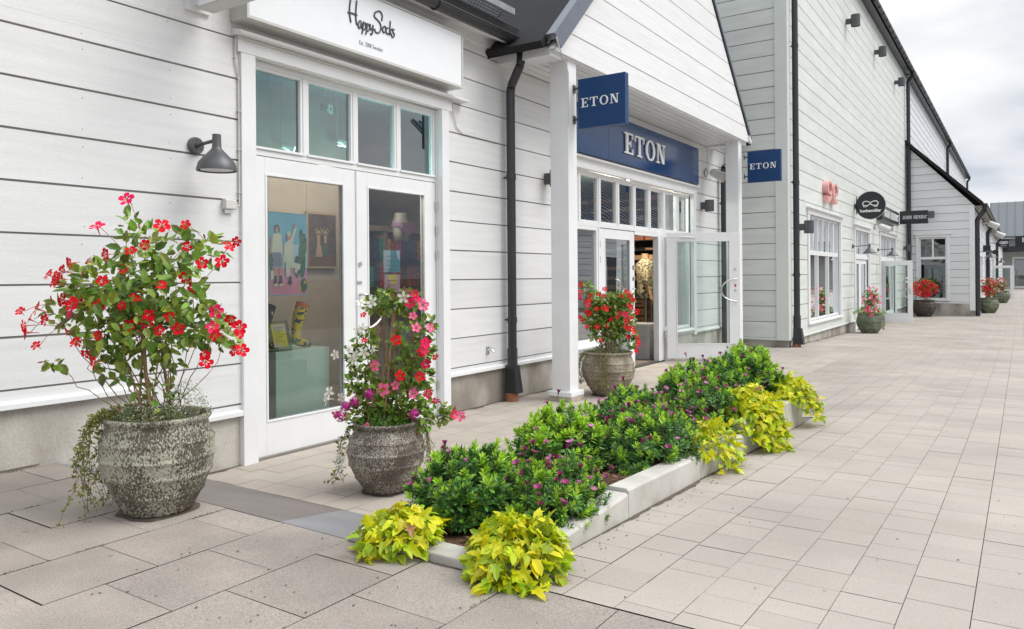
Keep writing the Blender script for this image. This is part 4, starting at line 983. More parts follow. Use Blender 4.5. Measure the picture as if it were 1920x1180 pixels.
def drum(x, y, z, label, rz=0, r=.085, h=.21, out=.16, group='dark drum shaped wall lights'):
    t = thing('wall_light', (x, y, z), label, 'lamp', group, rz=rz, local=True)
    p = P(); p.box(0, out-r*.7, -.035, .035, -.07, .07); p.obj('bracket', ANTH, t, bevel=.004)
    p = P(); p.lathe([(0, -h/2+.02), (r-.012, -h/2+.02), (r-.010, -h/2), (r, -h/2), (r, h/2), (r-.01, h/2), (r-.012, h/2-.01), (0, h/2-.01)], 24, (out, 0, 0)); o = p.obj('drum', ANTH, t, smooth=True)
    md = o.modifiers.new('e', 'EDGE_SPLIT'); md.split_angle = radians(35)
    return t
drum(W+.002, 14.08, 2.775, 'dark drum shaped wall light under the white spotlight by the porch end')
drum(W+.002, 8.36, 2.70, 'dark drum shaped wall light half hidden behind the near porch pillar')
drum(GXW+.002, 17.0, 2.47, 'dark drum shaped wall light left of the tall sage window', r=.10, h=.27, out=.19)
drum(GXW+.002, 34.4, 2.50, 'dark drum shaped wall light in front of the second sage downpipe', r=.11, h=.27, out=.19)
a = atY(1747, 403, YE); drum(a.x, YE-.002, a.z, 'dark drum shaped wall light right of the JOHN HENRIC hanging sign', rz=-pi/2, r=.11, h=.27, out=.19)
for (u, v, lb) in ((1603, 39, 'nearest dark wall light under the sage roof gutter'), (1654, 97, 'middle dark wall light under the sage roof gutter'), (1690, 154, 'farthest dark wall light under the sage roof gutter, beside the downpipe')):
    a = atX(u-2, v, GXW+.2); drum(GXW+.002, a.y, a.z, lb, r=.12, h=.30, out=.24, group='dark wall lights high on the sage wall')
def spot(x, y, z, label, s=1.0):
    t = thing('spotlight', (x, y, z), label, 'lamp', 'white wall spotlights', local=True)
    p = P(); p.tube([(0, 0, 0), (.04*s, 0, 0)], .035*s, 10); p.tube([(.03*s, 0, 0), (.16*s, .05*s, .0)], .018*s, 8); p.obj('bracket', PAINT2, t)
    p = P(); p.tube([(.02*s+.02, .075*s*cos(2*pi*k/16)-.02, .08*s*sin(2*pi*k/16)) for k in range(17)], .008*s, 5); p.obj('cable', ANTH, t)
    p = P(); d = Vector((.80, .10, -.45)).normalized(); a = Vector((.14, .03, .02))*s
    p.tube([a-d*.02*s, a+d*.02*s, a+d*.26*s, a+d*.28*s], [.04*s, .075*s, .095*s, .098*s], 20); p.tube([a+d*.281*s, a+d*.284*s], .075*s, 16, 1); p.obj('lamp_head', [mat('aged_white_metal', (.58, .57, .55), .4, .05), mat('spot_lens', (.35, .30, .22), .3)], t)
    return t
spot(W+.002, 14.25, 3.42, 'white spotlight on the wall by the end of the navy name board')
spot(GXW+.002, 26.9, 2.98, 'white spotlight under the black name board on the sage wall', 1.2)
spot(LX+.002, 43, 3.85, 'first far white spotlight under the lean-to eaves', 1.7)
spot(LX+.002, 54, 3.85, 'second far white spotlight under the lean-to eaves', 1.9)
# junction box and cable
t = thing('junction_box', (W, 3.65, 2.03), 'small white junction box with its cable beside the sock shop door', 'junction box')
p = P(); p.box(W+.001, W+.055, 3.60, 3.70, 1.985, 2.06); p.obj('box', mat('white_plastic', (.62, .62, .60), .4, .02), t, bevel=.008); p = P(); p.box(W+.001, W+.02, 3.615, 3.685, 1.955, 1.984); p.obj('bracket', STEEL, t)
p = P(); p.tube([(W+.02, 3.70, 2.02), (W+.02, 3.742, 2.02), (W+.014, 3.750, 2.035), (W+.014, 3.750, 2.9), (W+.014, 3.752, 3.03), (W+.014, 3.722, 3.13), (W+.014, 3.722, 3.21), (W+.022, 3.722, 3.314), (W+.05, 3.735, 3.318), (W+.05, 6.38, 3.318), (W+.02, 6.43, 3.25), (W+.012, 6.50, 3.07), (W+.010, 6.60, 3.015), (W+.010, 7.3, 3.012)], .0065, 6)
for z in (2.12, 2.45, 2.75, 3.0, 3.16): p.box(W+.001, W+.024, 3.738 if z < 3.1 else 3.712, 3.762 if z < 3.1 else 3.732, z, z+.008)
p.obj('cable', CABLE, t)
t = thing('outdoor_tap', (W, 7.06, .62), 'small steel tap plate low on the white boards', 'tap')
p = P(); p.box(W+.001, W+.012, 7.03, 7.085, .575, .665); p.obj('plate', STEEL, t, bevel=.004); p = P(); p.tube([(W+.01, 7.06, .62), (W+.06, 7.06, .625), (W+.085, 7.06, .60)], .010, 8); p.box(W+.04, W+.05, 7.035, 7.09, .645, .652); p.obj('spout', STEEL, t)
# box sign at the top left, seen from below
t = thing('projecting_sign', (W, 3.39, 3.42), 'white box sign projecting from the wall at the upper left edge', 'sign')
p = P(); p.box(W+.12, W+1.05, 3.33, 3.46, 3.405, 4.2); p.obj('box', LBOXF, t, bevel=.004)
p = P(); p.box(W+.14, W+1.03, 3.322, 3.3295, 3.42, 4.18); p.obj('panel', LBOX, t)
p = P(); p.box(W+.001, W+.03, 3.30, 3.50, 3.42, 4.1); p.box(W+.03, W+.119, 3.36, 3.42, 3.46, 3.52); p.obj('bracket', PAINT2, t)

# ------------------------------------------------------------------ inside the sock shop
t = thing('display_cube', (W-.5, 4.6, 0), 'mint green display cube standing behind the left door glass', 'plinth')
p = P(); p.box(W-.95, W-.25, 4.30, 4.905, .016, .823); o = p.obj('box', mat('mint_laminate', (.64, .88, .77), .35, .02), t, bevel=.003)
def plate(p, pts, d, fn, mi=0): p.prism(pts, 0, d, fn, mi)
t = thing('poster', (W-.30, 4.49, 1.3), 'bright poster of two people under a blue sky, hanging behind the left door glass', 'poster')
PXo = W-.30
def pf(a, b, d): return (PXo+d, 4.275+a*.42, 1.305+b*.722)
p = P(); p.box(PXo-.004, PXo, 4.275, 4.695, 1.305, 2.027)
pm = [mat('poster_sky', (.16, .50, .68), .5, .1, 5), mat('poster_pink', (.72, .32, .47), .5, .05), mat('poster_green', (.05, .17, .10), .5, .5, 30), mat('poster_cream', (.66, .72, .58), .5, .05), mat('poster_skin', (.55, .33, .24), .5, .1), mat('poster_dark', (.06, .06, .08), .5, .3), mat('poster_denim', (.22, .26, .36), .5, .1), mat('poster_yellow', (.75, .62, .08), .5, .1), mat('poster_paleblue', (.40, .68, .78), .5, .1)]
lay = [0]
def pq(poly, mi): lay[0] += 1; p.face([pf(a, b, .0004*lay[0]) for a, b in poly], mi)
def pe(cx, cy, rx, ry, mi, n=12): pq([(cx+rx*cos(2*pi*k/n), cy+ry*sin(2*pi*k/n)) for k in range(n)], mi)
p.m = [0]*len(p.m)
pq([(.01, .01), (.99, .01), (.99, .33), (.01, .33)], 1); pq([(.01, .33), (.99, .33), (.99, .62), (.01, .62)], 8)
for (x, y, rx, ry) in ((.86, .45, .10, .25), (.92, .62, .07, .15), (.72, .35, .08, .14), (.05, .42, .05, .14), (.84, .72, .05, .10)): pe(x, y, rx, ry, 2)
pe(.90, .12, .09, .09, 2); pe(.93, .16, .03, .02, 7); pe(.80, .09, .03, .02, 7)
pq([(.08, .35), (.33, .35), (.30, .52), (.12, .52)], 6); pq([(.06, .52), (.34, .52), (.32, .73), (.22, .76), (.10, .73)], 3)
pe(.20, .80, .07, .055, 5); pe(.20, .79, .042, .045, 4)
pq([(.12, .20), (.18, .20), (.19, .35), (.12, .35)], 4); pq([(.25, .20), (.31, .20), (.31, .35), (.24, .35)], 4); pq([(.11, .14), (.19, .14), (.19, .24), (.12, .24)], 5); pq([(.24, .14), (.33, .14), (.32, .24), (.25, .24)], 5)
pe(.16, .13, .06, .02, 3); pe(.30, .13, .06, .02, 3); pq([(.0, .50), (.05, .50), (.09, .70), (.05, .71)], 4)
pq([(.34, .40), (.60, .40), (.62, .62), (.50, .68), (.38, .63)], 3); pq([(.58, .60), (.70, .82), (.66, .85), (.52, .66)], 3); pe(.66, .85, .035, .03, 4)
pe(.50, .72, .055, .05, 4); pe(.50, .75, .05, .03, 3)
pq([(.42, .22), (.52, .22), (.54, .42), (.40, .42)], 3); pq([(.54, .42), (.80, .38), (.78, .31), (.52, .34)], 3); pq([(.74, .36), (.80, .37), (.68, .26), (.62, .30)], 3); pq([(.48, .14), (.56, .13), (.55, .23), (.49, .24)], 5)
pq([(.02, .20), (.10, .20), (.10, .30), (.02, .30)], 3)
p.obj('print', pm, t)
p = P(); p.tube([(PXo, 4.27, 2.03), (PXo, 4.70, 2.03)], .004, 6); p.tube([(PXo, 4.275, 2.03), (PXo, 4.275, 3.4)], .0015, 4); p.tube([(PXo, 4.695, 2.03), (PXo, 4.695, 3.4)], .0015, 4); p.obj('hanger', STEEL, t)
t = thing('framed_picture', (W-1.2, 5.74, 1.55), 'framed brown picture of two dancing figures on the beige partition', 'picture')
FX0 = W-1.245
p = P(); p.box(FX0-.03, FX0, 5.525, 5.955, 1.56, 2.17); p.obj('frame', mat('pale_wood_frame', (.38, .28, .18), .6), t, bevel=.003)
p = P()
def pf(a, b, d): return (FX0+.001+d, 5.545+a*.39, 1.585+b*.56)
lay[0] = 0
pm2 = [mat('sepia_dark', (.075, .06, .055), .6, .4, 12), mat('sepia_skin', (.36, .25, .17), .6, .1), mat('sepia_floor', (.15, .09, .07), .6, .3), mat('sepia_teal', (.07, .11, .11), .6, .2)]
pq([(0, 0), (1, 0), (1, 1), (0, 1)], 0); pq([(0, 0), (1, 0), (1, .25), (0, .22)], 2)
for cx_, mi in ((.36, 1), (.60, 3)):
    pe(cx_, .66, .05, .04, 1); pq([(cx_-.06, .60), (cx_+.06, .60), (cx_+.05, .44), (cx_-.05, .44)], 1); pq([(cx_-.05, .45), (cx_+.05, .45), (cx_+.16, .18), (cx_-.12, .18)], mi)
    for s in (-1, 1): pq([(cx_+s*.06, .60), (cx_+s*.13, .68), (cx_+s*.05, .75), (cx_+s*.04, .73), (cx_+s*.10, .68), (cx_+s*.05, .62)], 1)
p.obj('print', pm2, t)
def sock_leg(x, y, z, label, m1, m2, m3, tilt=.0, s=1.0):
    t = thing('sock_display_leg', (x, y, z), label, 'display leg', 'display legs wearing patterned socks', local=True)
    pts = [(0, .16*s, .018*s), (0, .10*s, .035*s), (0, .03*s, .055*s), (0, .0, .10*s), (0, .01*s, .18*s), (0, .045*s, .30*s), (0, .075*s, .37*s)]
    rr = [.02, .034, .042, .042, .042, .058, .056]
    p = P(); p.tube(pts, [r*s for r in rr], 16); o = p.obj('sock', m1, t, smooth=True)
    p = P(); p.tube([(0, .065*s, .355*s), (0, .085*s, .40*s)], .0575*s, 16); p.obj('cuff', m2, t); p = P(); p.tube([(0, .125*s, .028*s), (0, .168*s, .017*s)], [.0335*s, .02*s], 14); p.tube([(0, -.035*s, .06*s), (0, .012*s, .075*s)], [.015*s, .045*s], 12); p.obj('heel_and_toe', m3, t, smooth=True)
    return t
sock_leg(W-.42, 4.66, .825, 'yellow and navy patterned sock on a display leg on the mint cube', mat('yellow_sock', (.72, .58, .05), .8, 0, 16, (1, 1, 2.2), col2=(.07, .08, .16), ramp=(.54, .56)), mat('coral_sock_cuff', (.70, .22, .13), .8), mat('green_sock_heel', (.02, .26, .17), .8))
sock_leg(W-.50, 4.36, .825, 'dark navy dotted sock on a display leg behind the acrylic notice', mat('navy_sock', (.035, .045, .08), .8, 0, 22, col2=(.45, .42, .36), ramp=(.62, .64)), mat('navy_cuff', (.03, .035, .06), .8), mat('navy_cuff2', (.03, .05, .10), .8), s=.98)
t = thing('acrylic_notice', (W-.30, 4.40, .825), 'yellow striped notice in a clear acrylic holder on the mint cube', 'notice')
sh = lambda q: (q[0]-(q[2]-.825)*.25, q[1], q[2])
p = P(); p.box(W-.28, W-.276, 4.28, 4.50, .826, 1.085, xf=sh); p.box(W-.40, W-.28, 4.28, 4.50, .8255, .829); p.obj('holder', G3, t)
p = P(); p.box(W-.275, W-.2745, 4.315, 4.465, .86, 1.06, xf=sh); p.obj('paper', mat('striped_notice', (.72, .66, .14), .6, 0, 5, (1, 1.3, 1.3), col2=(.62, .56, .52), ramp=(.49, .51), det=0), t)
p = P()
for k in range(7): p.box(W-.2738, W-.2736, 4.34, 4.44-.02*(k % 3), 1.025-k*.02, 1.028-k*.02, xf=sh)
p.obj('text_lines', INK, t)
for (y0, y1, z0, z1, lb, c1, c2) in ((5.50, 5.735, 1.51, 1.725, 'small teal and blue dotted card hung behind the right door glass', (.05, .30, .36), (.42, .52, .58)), (5.512, 5.73, 1.17, 1.485, 'small yellow and lilac notice hung behind the right door glass', (.74, .62, .10), (.55, .36, .46))):
    t = thing('hanging_card', (W-.12, y0, z0), lb, 'notice'); p = P(); p.box(W-.125, W-.122, y0, y1, z0, z1); p.obj('card', mat('card_'+lb[6:10].strip(), c1, .6, 0, 7, col2=c2, ramp=(.49, .51), det=0), t)
    p = P()
    for k in range(5): p.box(W-.1218, W-.1214, y0+.04, y1-.05-.02*(k % 2), z1-.06-k*.045, z1-.055-k*.045)
    p.obj('text_lines', INK, t)
t = thing('exit_sign', (W-.8, 5.6, 3.0), 'small green escape sign with a white arrow, hung inside behind the second upper pane', 'sign')
a = atX(603, 195, W-.8); b = atX(631, 214, W-.8)
p = P(); p.box(W-.82, W-.80, a.y, b.y, b.z, a.z); p.obj('panel', mat('exit_green', (.02, .22, .18), .4), t)
p = P(); yy = a.y+.09; zz = (a.z+b.z)/2
for q in ([(yy-.008, zz+.04), (yy+.008, zz+.04), (yy+.008, zz-.01), (yy-.008, zz-.01)], [(yy-.03, zz-.005), (yy+.03, zz-.005), (yy, zz-.045)]): p.prism(q, 0, .002, lambda c, d, e: (W-.7995+e, c, d))
p.obj('arrow', LETTER, t)
p = P(); yy = b.y-.08
for q in ([(yy-.03, zz-.045), (yy+.03, zz-.045), (yy+.03, zz+.045), (yy-.03, zz+.045)],): p.prism(q, 0, .0015, lambda c, d, e: (W-.7995+e, c, d))
p.prism([(yy-.015, zz-.03), (yy+.0, zz-.0), (yy+.015, zz-.03), (yy+.005, zz+.02), (yy-.008, zz+.015)], .0015, .003, lambda c, d, e: (W-.7995+e, c, d), 1)
p.obj('door_pictogram', [LETTER, MATS['exit_green']], t)
p = P(); p.tube([(W-.81, a.y+.03, a.z), (W-.81, a.y+.03, 3.44)], .004, 5); p.tube([(W-.81, b.y-.03, a.z), (W-.81, b.y-.03, 3.44)], .004, 5); p.obj('hanger', STEEL, t)
# hanging goods and racks at the back
t = thing('sock_rack', (W-2.4, 7, 0), 'rack of hanging colourful sock packs at the back of the sock shop', 'rack')
RXo = W-1.75
p = P(); 
for y in (6.25, 7.25, 8.3): p.box(RXo-.4, RXo, y, y+.06, .016, 2.05)
p.box(RXo-.42, RXo+.02, 6.25, 8.36, 2.05, 2.12); p.box(RXo-.42, RXo-.40, 6.25, 8.36, .3, 2.05); p.obj('frame', mat('rack_wood', (.40, .33, .24), .6), t)
cols = [(.60, .04, .04), (.06, .08, .20), (.03, .42, .28), (.75, .22, .06), (.35, .08, .14), (.75, .58, .08), (.6, .14, .30), (.05, .05, .07)]
packs = [P() for _ in cols]
for zz in (1.98, 1.62, 1.26, .9):
    y = 6.35
    while y < 8.25:
        k = rs.randrange(len(cols)); packs[k].box(RXo-.10-rs.random()*.1, RXo-.02, y, y+.085, zz-.28, zz-.02); y += .105
for c, q in zip(cols, packs): tag(q.obj('sock_pack', mat('sock_colour_%d' % (cols.index(c)+1), c, .8, .5, 30), t), kind='stuff')
t = thing('hip_mannequin', (W-.9, 6.3, 1.75), 'white hip mannequin in patterned briefs high behind the right door glass', 'mannequin')
hx, hy, hz = W-.75, 6.45, 1.98
p = P(); p.lathe([(0, -.02), (.085, .0), (.105, .05), (.095, .10), (.07, .16), (.068, .20), (0, .205)], 20, (hx, hy, hz), wob=lambda a, z: .12*cos(2*a+pi))
for sy in (-1, 1): p.tube([(hx, hy+sy*.05, hz+.03), (hx+.005, hy+sy*.052, hz-.05), (hx+.01, hy+sy*.05, hz-.12)], [.062, .055, .048], 14)
p.obj('body', mat('mannequin_white', (.28, .255, .23), .5), t, smooth=True)
p = P()
p.prism([(-.105, .085), (.105, .085), (.102, .03), (.03, -.045), (-.03, -.045), (-.102, .03)], .085, .115, lambda a, b, d: (hx+d, hy+a, hz+b)); p.lathe([(.108, .045), (.1, .088)], 20, (hx, hy, hz), wob=lambda a, z: .12*cos(2*a+pi))
p.obj('briefs', mat('patterned_briefs', (.40, .10, .18), .7, 0, 60, col2=(.16, .20, .35), ramp=(.48, .52)), t)
# lit ceiling spots of the sock shop
for (y, x, z) in ((5.13, W-1.15, 2.80), (5.88, W-1.15, 2.96)):
    t = thing('ceiling_spot', (x, y, z), ('left' if y < 5.5 else 'right')+' lit track spot seen through the glass above the doors', 'lamp', None)
    p = P(); p.tube([(x, y, z), (x+.03, y+.05, z-.015), (x+.05, y+.10, z-.03)], [.03, .033, .033], 12); p.tube([(x, y, z+.02), (x, y, 3.44)], .006, 6); p.obj('body', LBOXF, t)
    p = P(); p.tube([(x+.05, y+.10, z-.031), (x+.054, y+.108, z-.033)], .030, 12); p.box(x+.02, x+.04, y-.02, y+.09, z-.062, z-.058); p.obj('bulb', mat('lit_bulb', (1, .9, .7), .5, emit=(1, .85, .6, 12)), t)
    l = bpy.data.lights.new('ceiling_spot_light', 'POINT'); l.energy = 8; l.color = (1, .90, .78); l.shadow_soft_size = .12
    lo = bpy.data.objects.new('ceiling_spot_light', l); COL.objects.link(lo); lo.parent = t; lo.location = (.62, .0, -.32)
# ------------------------------------------------------------------ inside the shirt shop
wd_m = mat('walnut_drawer', (.20, .10, .05), .5, .25, 3, (1, .2, 8))
t = thing('drawer_cabinet', (-7.0, 15.3, 0), 'wooden drawer cabinet inside the shirt shop doorway', 'cabinet')
cy0 = 15.0
p = P(); p.box(-9.0, -5.35, cy0+.02, cy0+.5, .02, 1.0); p.obj('carcass', BLACKS, t)
for r_ in range(5):
    for c_ in range(9): p = P(); p.box(-8.98+c_*.405, -8.60+c_*.405, cy0-.01, cy0+.0195, .08+r_*.18, .225+r_*.18); p.box(-8.86+c_*.405, -8.72+c_*.405, cy0-.03, cy0-.0105, .15+r_*.18, .165+r_*.18, 1); p.obj('drawer', [wd_m, BLACKS], t)
t = thing('shirt_shelf', (-7.0, 15.3, 1), 'dark shelf wall of folded shirts above the drawer cabinet', 'shelf')
ms = [mat('folded_shirt_pink', (.50, .20, .13), .8), mat('dark_shelf', (.03, .025, .022), .6), mat('folded_shirt_tan', (.50, .33, .18), .8), mat('folded_shirt_white', (.60, .56, .50), .8)]
p = P(); p.box(-9.0, -5.35, cy0+.45, cy0+.5, 1.001, 3.2)
for k in range(10):
    z = 1.15+k*.21; p.box(-9.0, -5.35, cy0+.05, cy0+.4499, z, z+.02)
p.obj('shelves', ms[1], t)
sp = {0: P(), 2: P(), 3: P()}
for k in range(10):
    z = 1.15+k*.21; x = -8.95
    while x < -5.7:
        if rs.random() < .9: sp[rs.choice((0, 2, 3, 2, 0))].box(x, x+.28, cy0+.08, cy0+.4, z+.021, z+.05+rs.random()*.07)
        x += .33
for k, q in sp.items(): tag(q.obj('folded_shirts', ms[k], t), kind='stuff')
def shirt_dummy(x, y, label, rz=0):
    t = thing('shirt_mannequin', (x, y, .02), label, 'mannequin', 'mannequins in floral shirts', rz=rz, local=True)
    skin = mat('mannequin_tan', (.50, .32, .17), .6, .05); fl_ = mat('floral_shirt', (.58, .46, .27), .85, 0, 34, col2=(.06, .09, .07), ramp=(.50, .53), isl=.1)
    p = P(); prof = [(.17, .90), (.165, 1.0), (.155, 1.12), (.17, 1.27), (.185, 1.40), (.17, 1.49), (.09, 1.55), (.06, 1.58), (.0, 1.59)]
    p.lathe(prof, 24, (0, 0, 0), wob=lambda a, z: .18*cos(2*a+pi)*1.0+.02*sin(9*a)); p.obj('shirt', fl_, t, smooth=True)
    for s in (-1, 1):
        p = P(); p.tube([(0, s*.16, 1.47), (.01, s*.225, 1.40), (.03, s*.245, 1.22), (.06, s*.25, 1.13)], [.06, .062, .058, .06], 14); p.obj('sleeve', fl_, t, smooth=True)
        p = P(); p.tube([(.05, s*.25, 1.16), (.08, s*.25, 1.06), (.11, s*.245, .96), (.115, s*.245, .93), (.13, s*.24, .885), (.135, s*.24, .87)], [.038, .036, .026, .028, .038, .03], 12)
        for k in range(4): p.tube([(.115+k*.014, s*.235, .88), (.13+k*.015, s*.235, .835), (.125+k*.014, s*.22, .80+.008*abs(k-1.5))], [.0095, .009, .007], 6)
        p.tube([(.15, s*.235, .92), (.18, s*.225, .885), (.18, s*.215, .855)], [.011, .010, .008], 6)
        p.obj('arm', skin, t, smooth=True)
    t.scale = (1.18, 1.25, 1.12)
    p = P(); p.tube([(0, 0, 0), (0, 0, .9)], .02, 8); p.lathe([(0, 0), (.16, 0), (.16, .015), (0, .02)], 20); p.obj('stand', STEEL, t)
    p = P(); p.tube([(0, 0, 1.56), (0, 0, 1.66)], [.06, .055], 12); p.obj('neck', skin, t)
shirt_dummy(-5.95, 13.50, 'nearer mannequin in a tan floral shirt in the shirt shop doorway', .3)
shirt_dummy(-6.2, 14.35, 'farther mannequin in a tan floral shirt in the shirt shop doorway', .3)
t = thing('till_counter', (-5.6, 12.4, 0), 'pale grey counter box just inside the open shirt shop door', 'counter')
p = P(); p.box(-5.85, -5.3, 12.15, 12.75, .02, .62); p.obj('box', mat('pale_grey_box', (.42, .43, .44), .5), t, bevel=.004)
l = bpy.data.lights.new('shirt_shop_fill_light', 'POINT'); l.energy = 95; l.color = (1, .85, .68); l.shadow_soft_size = .1  # unseen fill light, added with its fitting to brighten the shirt shop
t = thing('fill_lamp', (-5.9, 12.6, 3.1), 'small added fill lamp inside the shirt shop', 'lamp')
p = P(); p.tube([(-5.9, 12.6, 3.29), (-5.9, 12.6, 3.18)], .06, 14); p.obj('body', ANTH, t); p = P(); p.tube([(-5.9, 12.6, 3.179), (-5.9, 12.6, 3.17)], .05, 14); p.obj('bulb', MATS['lit_bulb'], t)
lo = bpy.data.objects.new('shirt_shop_fill_light', l); COL.objects.link(lo); lo.parent = t; lo.location = (0, 0, -.15)

# ------------------------------------------------------------------ planting
def rv(r, k=1): return Vector((r.gauss(0, k), r.gauss(0, k), r.gauss(0, k)))
def leaf(p, b, d, n, ln, wd, mi=0, curl=.15, rnd=False):
    """folded leaf: b base, d direction, n normal"""
    d = d.normalized(); s = d.cross(n)
    if s.length < 1e-4: s = d.cross(Vector((.3, .5, .8)))
    s.normalize(); n = s.cross(d)
    t = b+d*ln-n*(curl*ln); c = b+d*ln*.5-n*(wd*.16); e = wd*.5
    if rnd:
        L1, L2 = b+d*ln*.28+s*e*.92+n*e*.25, b+d*ln*.68+s*e*.85+n*e*.1-n*curl*ln*.4
        R1, R2 = b+d*ln*.28-s*e*.92+n*e*.25, b+d*ln*.68-s*e*.85+n*e*.1-n*curl*ln*.4
        p.face([b, c, t, L2, L1], mi); i = len(p.v); v = p.v
        k = i-5; p.v += [tuple(R1), tuple(R2)]; p.f.append((k, i, i+1, k+2, k+1)); p.m.append(mi)
    else:
        Lf, Rt = b+d*ln*.55+s*e+n*e*.2, b+d*ln*.55-s*e+n*e*.2
        k = len(p.v); p.v += [tuple(q) for q in (b, c, t, Lf, Rt)]; p.f += [(k, k+1, k+2, k+3), (k, k+4, k+2, k+1)]; p.m += [mi, mi]
def lobed(p, b, d, n, s_, mi=0, r=random):
    d = d.normalized(); s = d.cross(n)
    if s.length < 1e-4: s = d.cross(Vector((.3, .5, .8)))
    s.normalize(); n = s.cross(d)
    side = [(.0, .0), (-.06, .20), (.06, .40), (.24, .24), (.46, .46), (.48, .20), (.74, .17), (1.0, 0)]
    k0 = len(p.v); cv = r.uniform(.1, .7)
    def pt(a, w): return b+d*(a*s_)+s*(w*s_)+n*(abs(w)*s_*.28-cv*a*a*s_*.55)
    ls = [pt(a, w) for a, w in side]; rs_ = [pt(a, -w) for a, w in side[1:-1]]; mid = [pt(.3, 0)-n*.03*s_, pt(.65, 0)-n*.02*s_]
    p.v += [tuple(q) for q in ls+rs_+mid]; n1 = len(ls); m0 = k0+n1+len(rs_); R = lambda i: k0+n1+i-1
    p.f += [(k0, k0+1, k0+2, k0+3, m0), (m0, k0+3, k0+4, k0+5, m0+1), (m0+1, k0+5, k0+6, k0+7),
            (k0, m0, R(3), R(2), R(1)), (m0, m0+1, R(5), R(4), R(3)), (m0+1, k0+7, R(6), R(5))]; p.m += [mi]*6
def flower_mesh(name, mats, size=.03, pet=5, tube=.045, wide=.98, r=random):
    """trumpet flower: open face towards +z, tube below; size = petal length"""
    p = P()
    for k in range(pet):
        a = 2*pi*k/pet+r.uniform(-.1, .1); d = Vector((cos(a), sin(a), .22)).normalized(); s = Vector((-sin(a), cos(a), 0)); b = d*size*.12
        tw = r.uniform(.05, .2); n = Vector((0, 0, 1))
        w_ = size*wide*.5; droop = r.uniform(-.05, .15)*size
        pts = [b+s*w_*.25, b+d*size*.5+s*w_*.9+n*tw*w_, b+d*size*.85+s*w_*.85+n*tw*w_-n*droop, b+d*size*1.02+s*w_*.25-n*droop*1.5, b+d*size*.92-s*w_*.6-n*droop, b+d*size*.5-s*w_*.7-n*tw*w_*.6, b-s*w_*.25]
        c = b+d*size*.5-n*size*.04
        k0 = len(p.v); p.v += [tuple(q) for q in pts]+[tuple(c)]
        for i in range(6): p.f.append((k0+i, k0+i+1, k0+7)); p.m.append(0)
    p.lathe([(.001, size*.02), (size*.09, size*.06), (size*.11, size*.08)], 8, mi=1)
    if tube: p.lathe([(size*.05, -tube), (size*.07, -tube*.5), (size*.17, 0), (size*.19, size*.08)], 7, mi=2)
    me_o = p.obj(name, mats); me = me_o.data; bpy.data.objects.remove(me_o); return me
def _bud():
    p = P(); p.tube([(0, 0, -.03), (0, 0, 0), (0, 0, .014), (0, 0, .03), (0, 0, .04)], [.001, .0014, .0042, .0035, .0005], 6); o = p.obj('bud', P_BUD); me = o.data; bpy.data.objects.remove(o); return me
BUDM = _bud()
def put_mesh(name, me, parent, loc, d, sc=1, spin=0):
    o = bpy.data.objects.new(name, me); COL.objects.link(o); o.parent = parent
    q = Vector(d).normalized().to_track_quat('Z', 'Y') @ Matrix.Rotation(spin, 3, 'Z').to_quaternion()
    o.matrix_parent_inverse = Matrix.LocRotScale(parent.location, parent.rotation_euler, None).inverted()
    o.location = loc; o.rotation_mode = 'QUATERNION'; o.rotation_quaternion = q; o.scale = (sc, sc, sc); return o
rf = random.Random(3)
FM = {'r': [flower_mesh('flower', [P_RED, P_YEL, P_TUBE], .030, r=rf) for _ in range(4)],
      'c': [flower_mesh('flower', [P_CRIM, P_YEL, P_TUBE], .031, r=rf) for _ in range(3)],
      'p': [flower_mesh('flower', [P_PINK, P_YEL, P_TUBE], .036, r=rf) for _ in range(3)],
      'w': [flower_mesh('flower', [P_WHITE, P_YEL, P_WHITE], .036, r=rf, wide=.72) for _ in range(3)]}
def pot(cx, cy, z, R, H, mt, label, wob=0, group=None, mid=.62, foot=.62, rim=.86):
    """ridged, bulging pot with a lip; R = widest radius"""
    t = thing('plant_pot', (cx, cy, z), label, 'pot', group or 'round glazed plant pots')
    p = P(); r = random.Random(int(cx*100)); prof = [(0, 0), (R*foot*.9, 0), (R*foot, H*.02)]
    n = 56; bands = [.20, .40, .58, .75]
    for i in range(1, n):
        t_ = i/n; z_ = H*(.02+.90*t_)
        if t_ < mid: rr = foot+(1-foot)*sin(pi/2*(t_/mid))
        else: rr = 1-(1-rim*.97)*((t_-mid)/(1-mid))**1.7
        for b in bands:
            dd = abs(t_*.92-b); rr += .034*math.exp(-(dd/.016)**2)
        prof.append((R*rr, z_))
    prof += [(R*rim*.99, H*.93), (R*(rim+.035), H*.955), (R*(rim+.05), H*.98), (R*(rim+.03), H), (R*(rim-.03), H), (R*(rim-.05), H*.97), (R*(rim-.06), H*.88), (0, H*.87)]
    full = []
    for a, b in zip(prof, prof[1:]): full.append(a)
    full.append(prof[-1])
    ph = r.random()*6
    p.lathe(full, 72, (cx, cy, z), wob=lambda a, zz: .010*sin(2*a+ph)+.006*mnoise.noise(Vector((cos(a)*5, sin(a)*5, zz*26+ph)))+.004*mnoise.noise(Vector((cos(a)*16, sin(a)*16, zz*70))))
    p.obj('body', mt, t, smooth=True)
    p = P(); p.lathe([(0, H*.89), (R*(rim-.045), H*.885)], 24, (cx, cy, z)); q = p.obj('soil', SOIL, t)
    return t
def blobs_to_pts(bl, d0, dsp, r, n):
    tot = sum(b[3] for b in bl); out = []
    for (u, v, rad, wt) in bl:
        for _ in range(int(n*wt/tot)):
            a = r.random()*2*pi; q = sqrt(r.random()); dd = r.gauss(0, dsp)*rad/60
            out.append((atd(u+rad*q*cos(a), v+rad*q*sin(a)*.9, d0+dd), Vector((0, 0, 0))+atd(u, v, d0)))
    return out
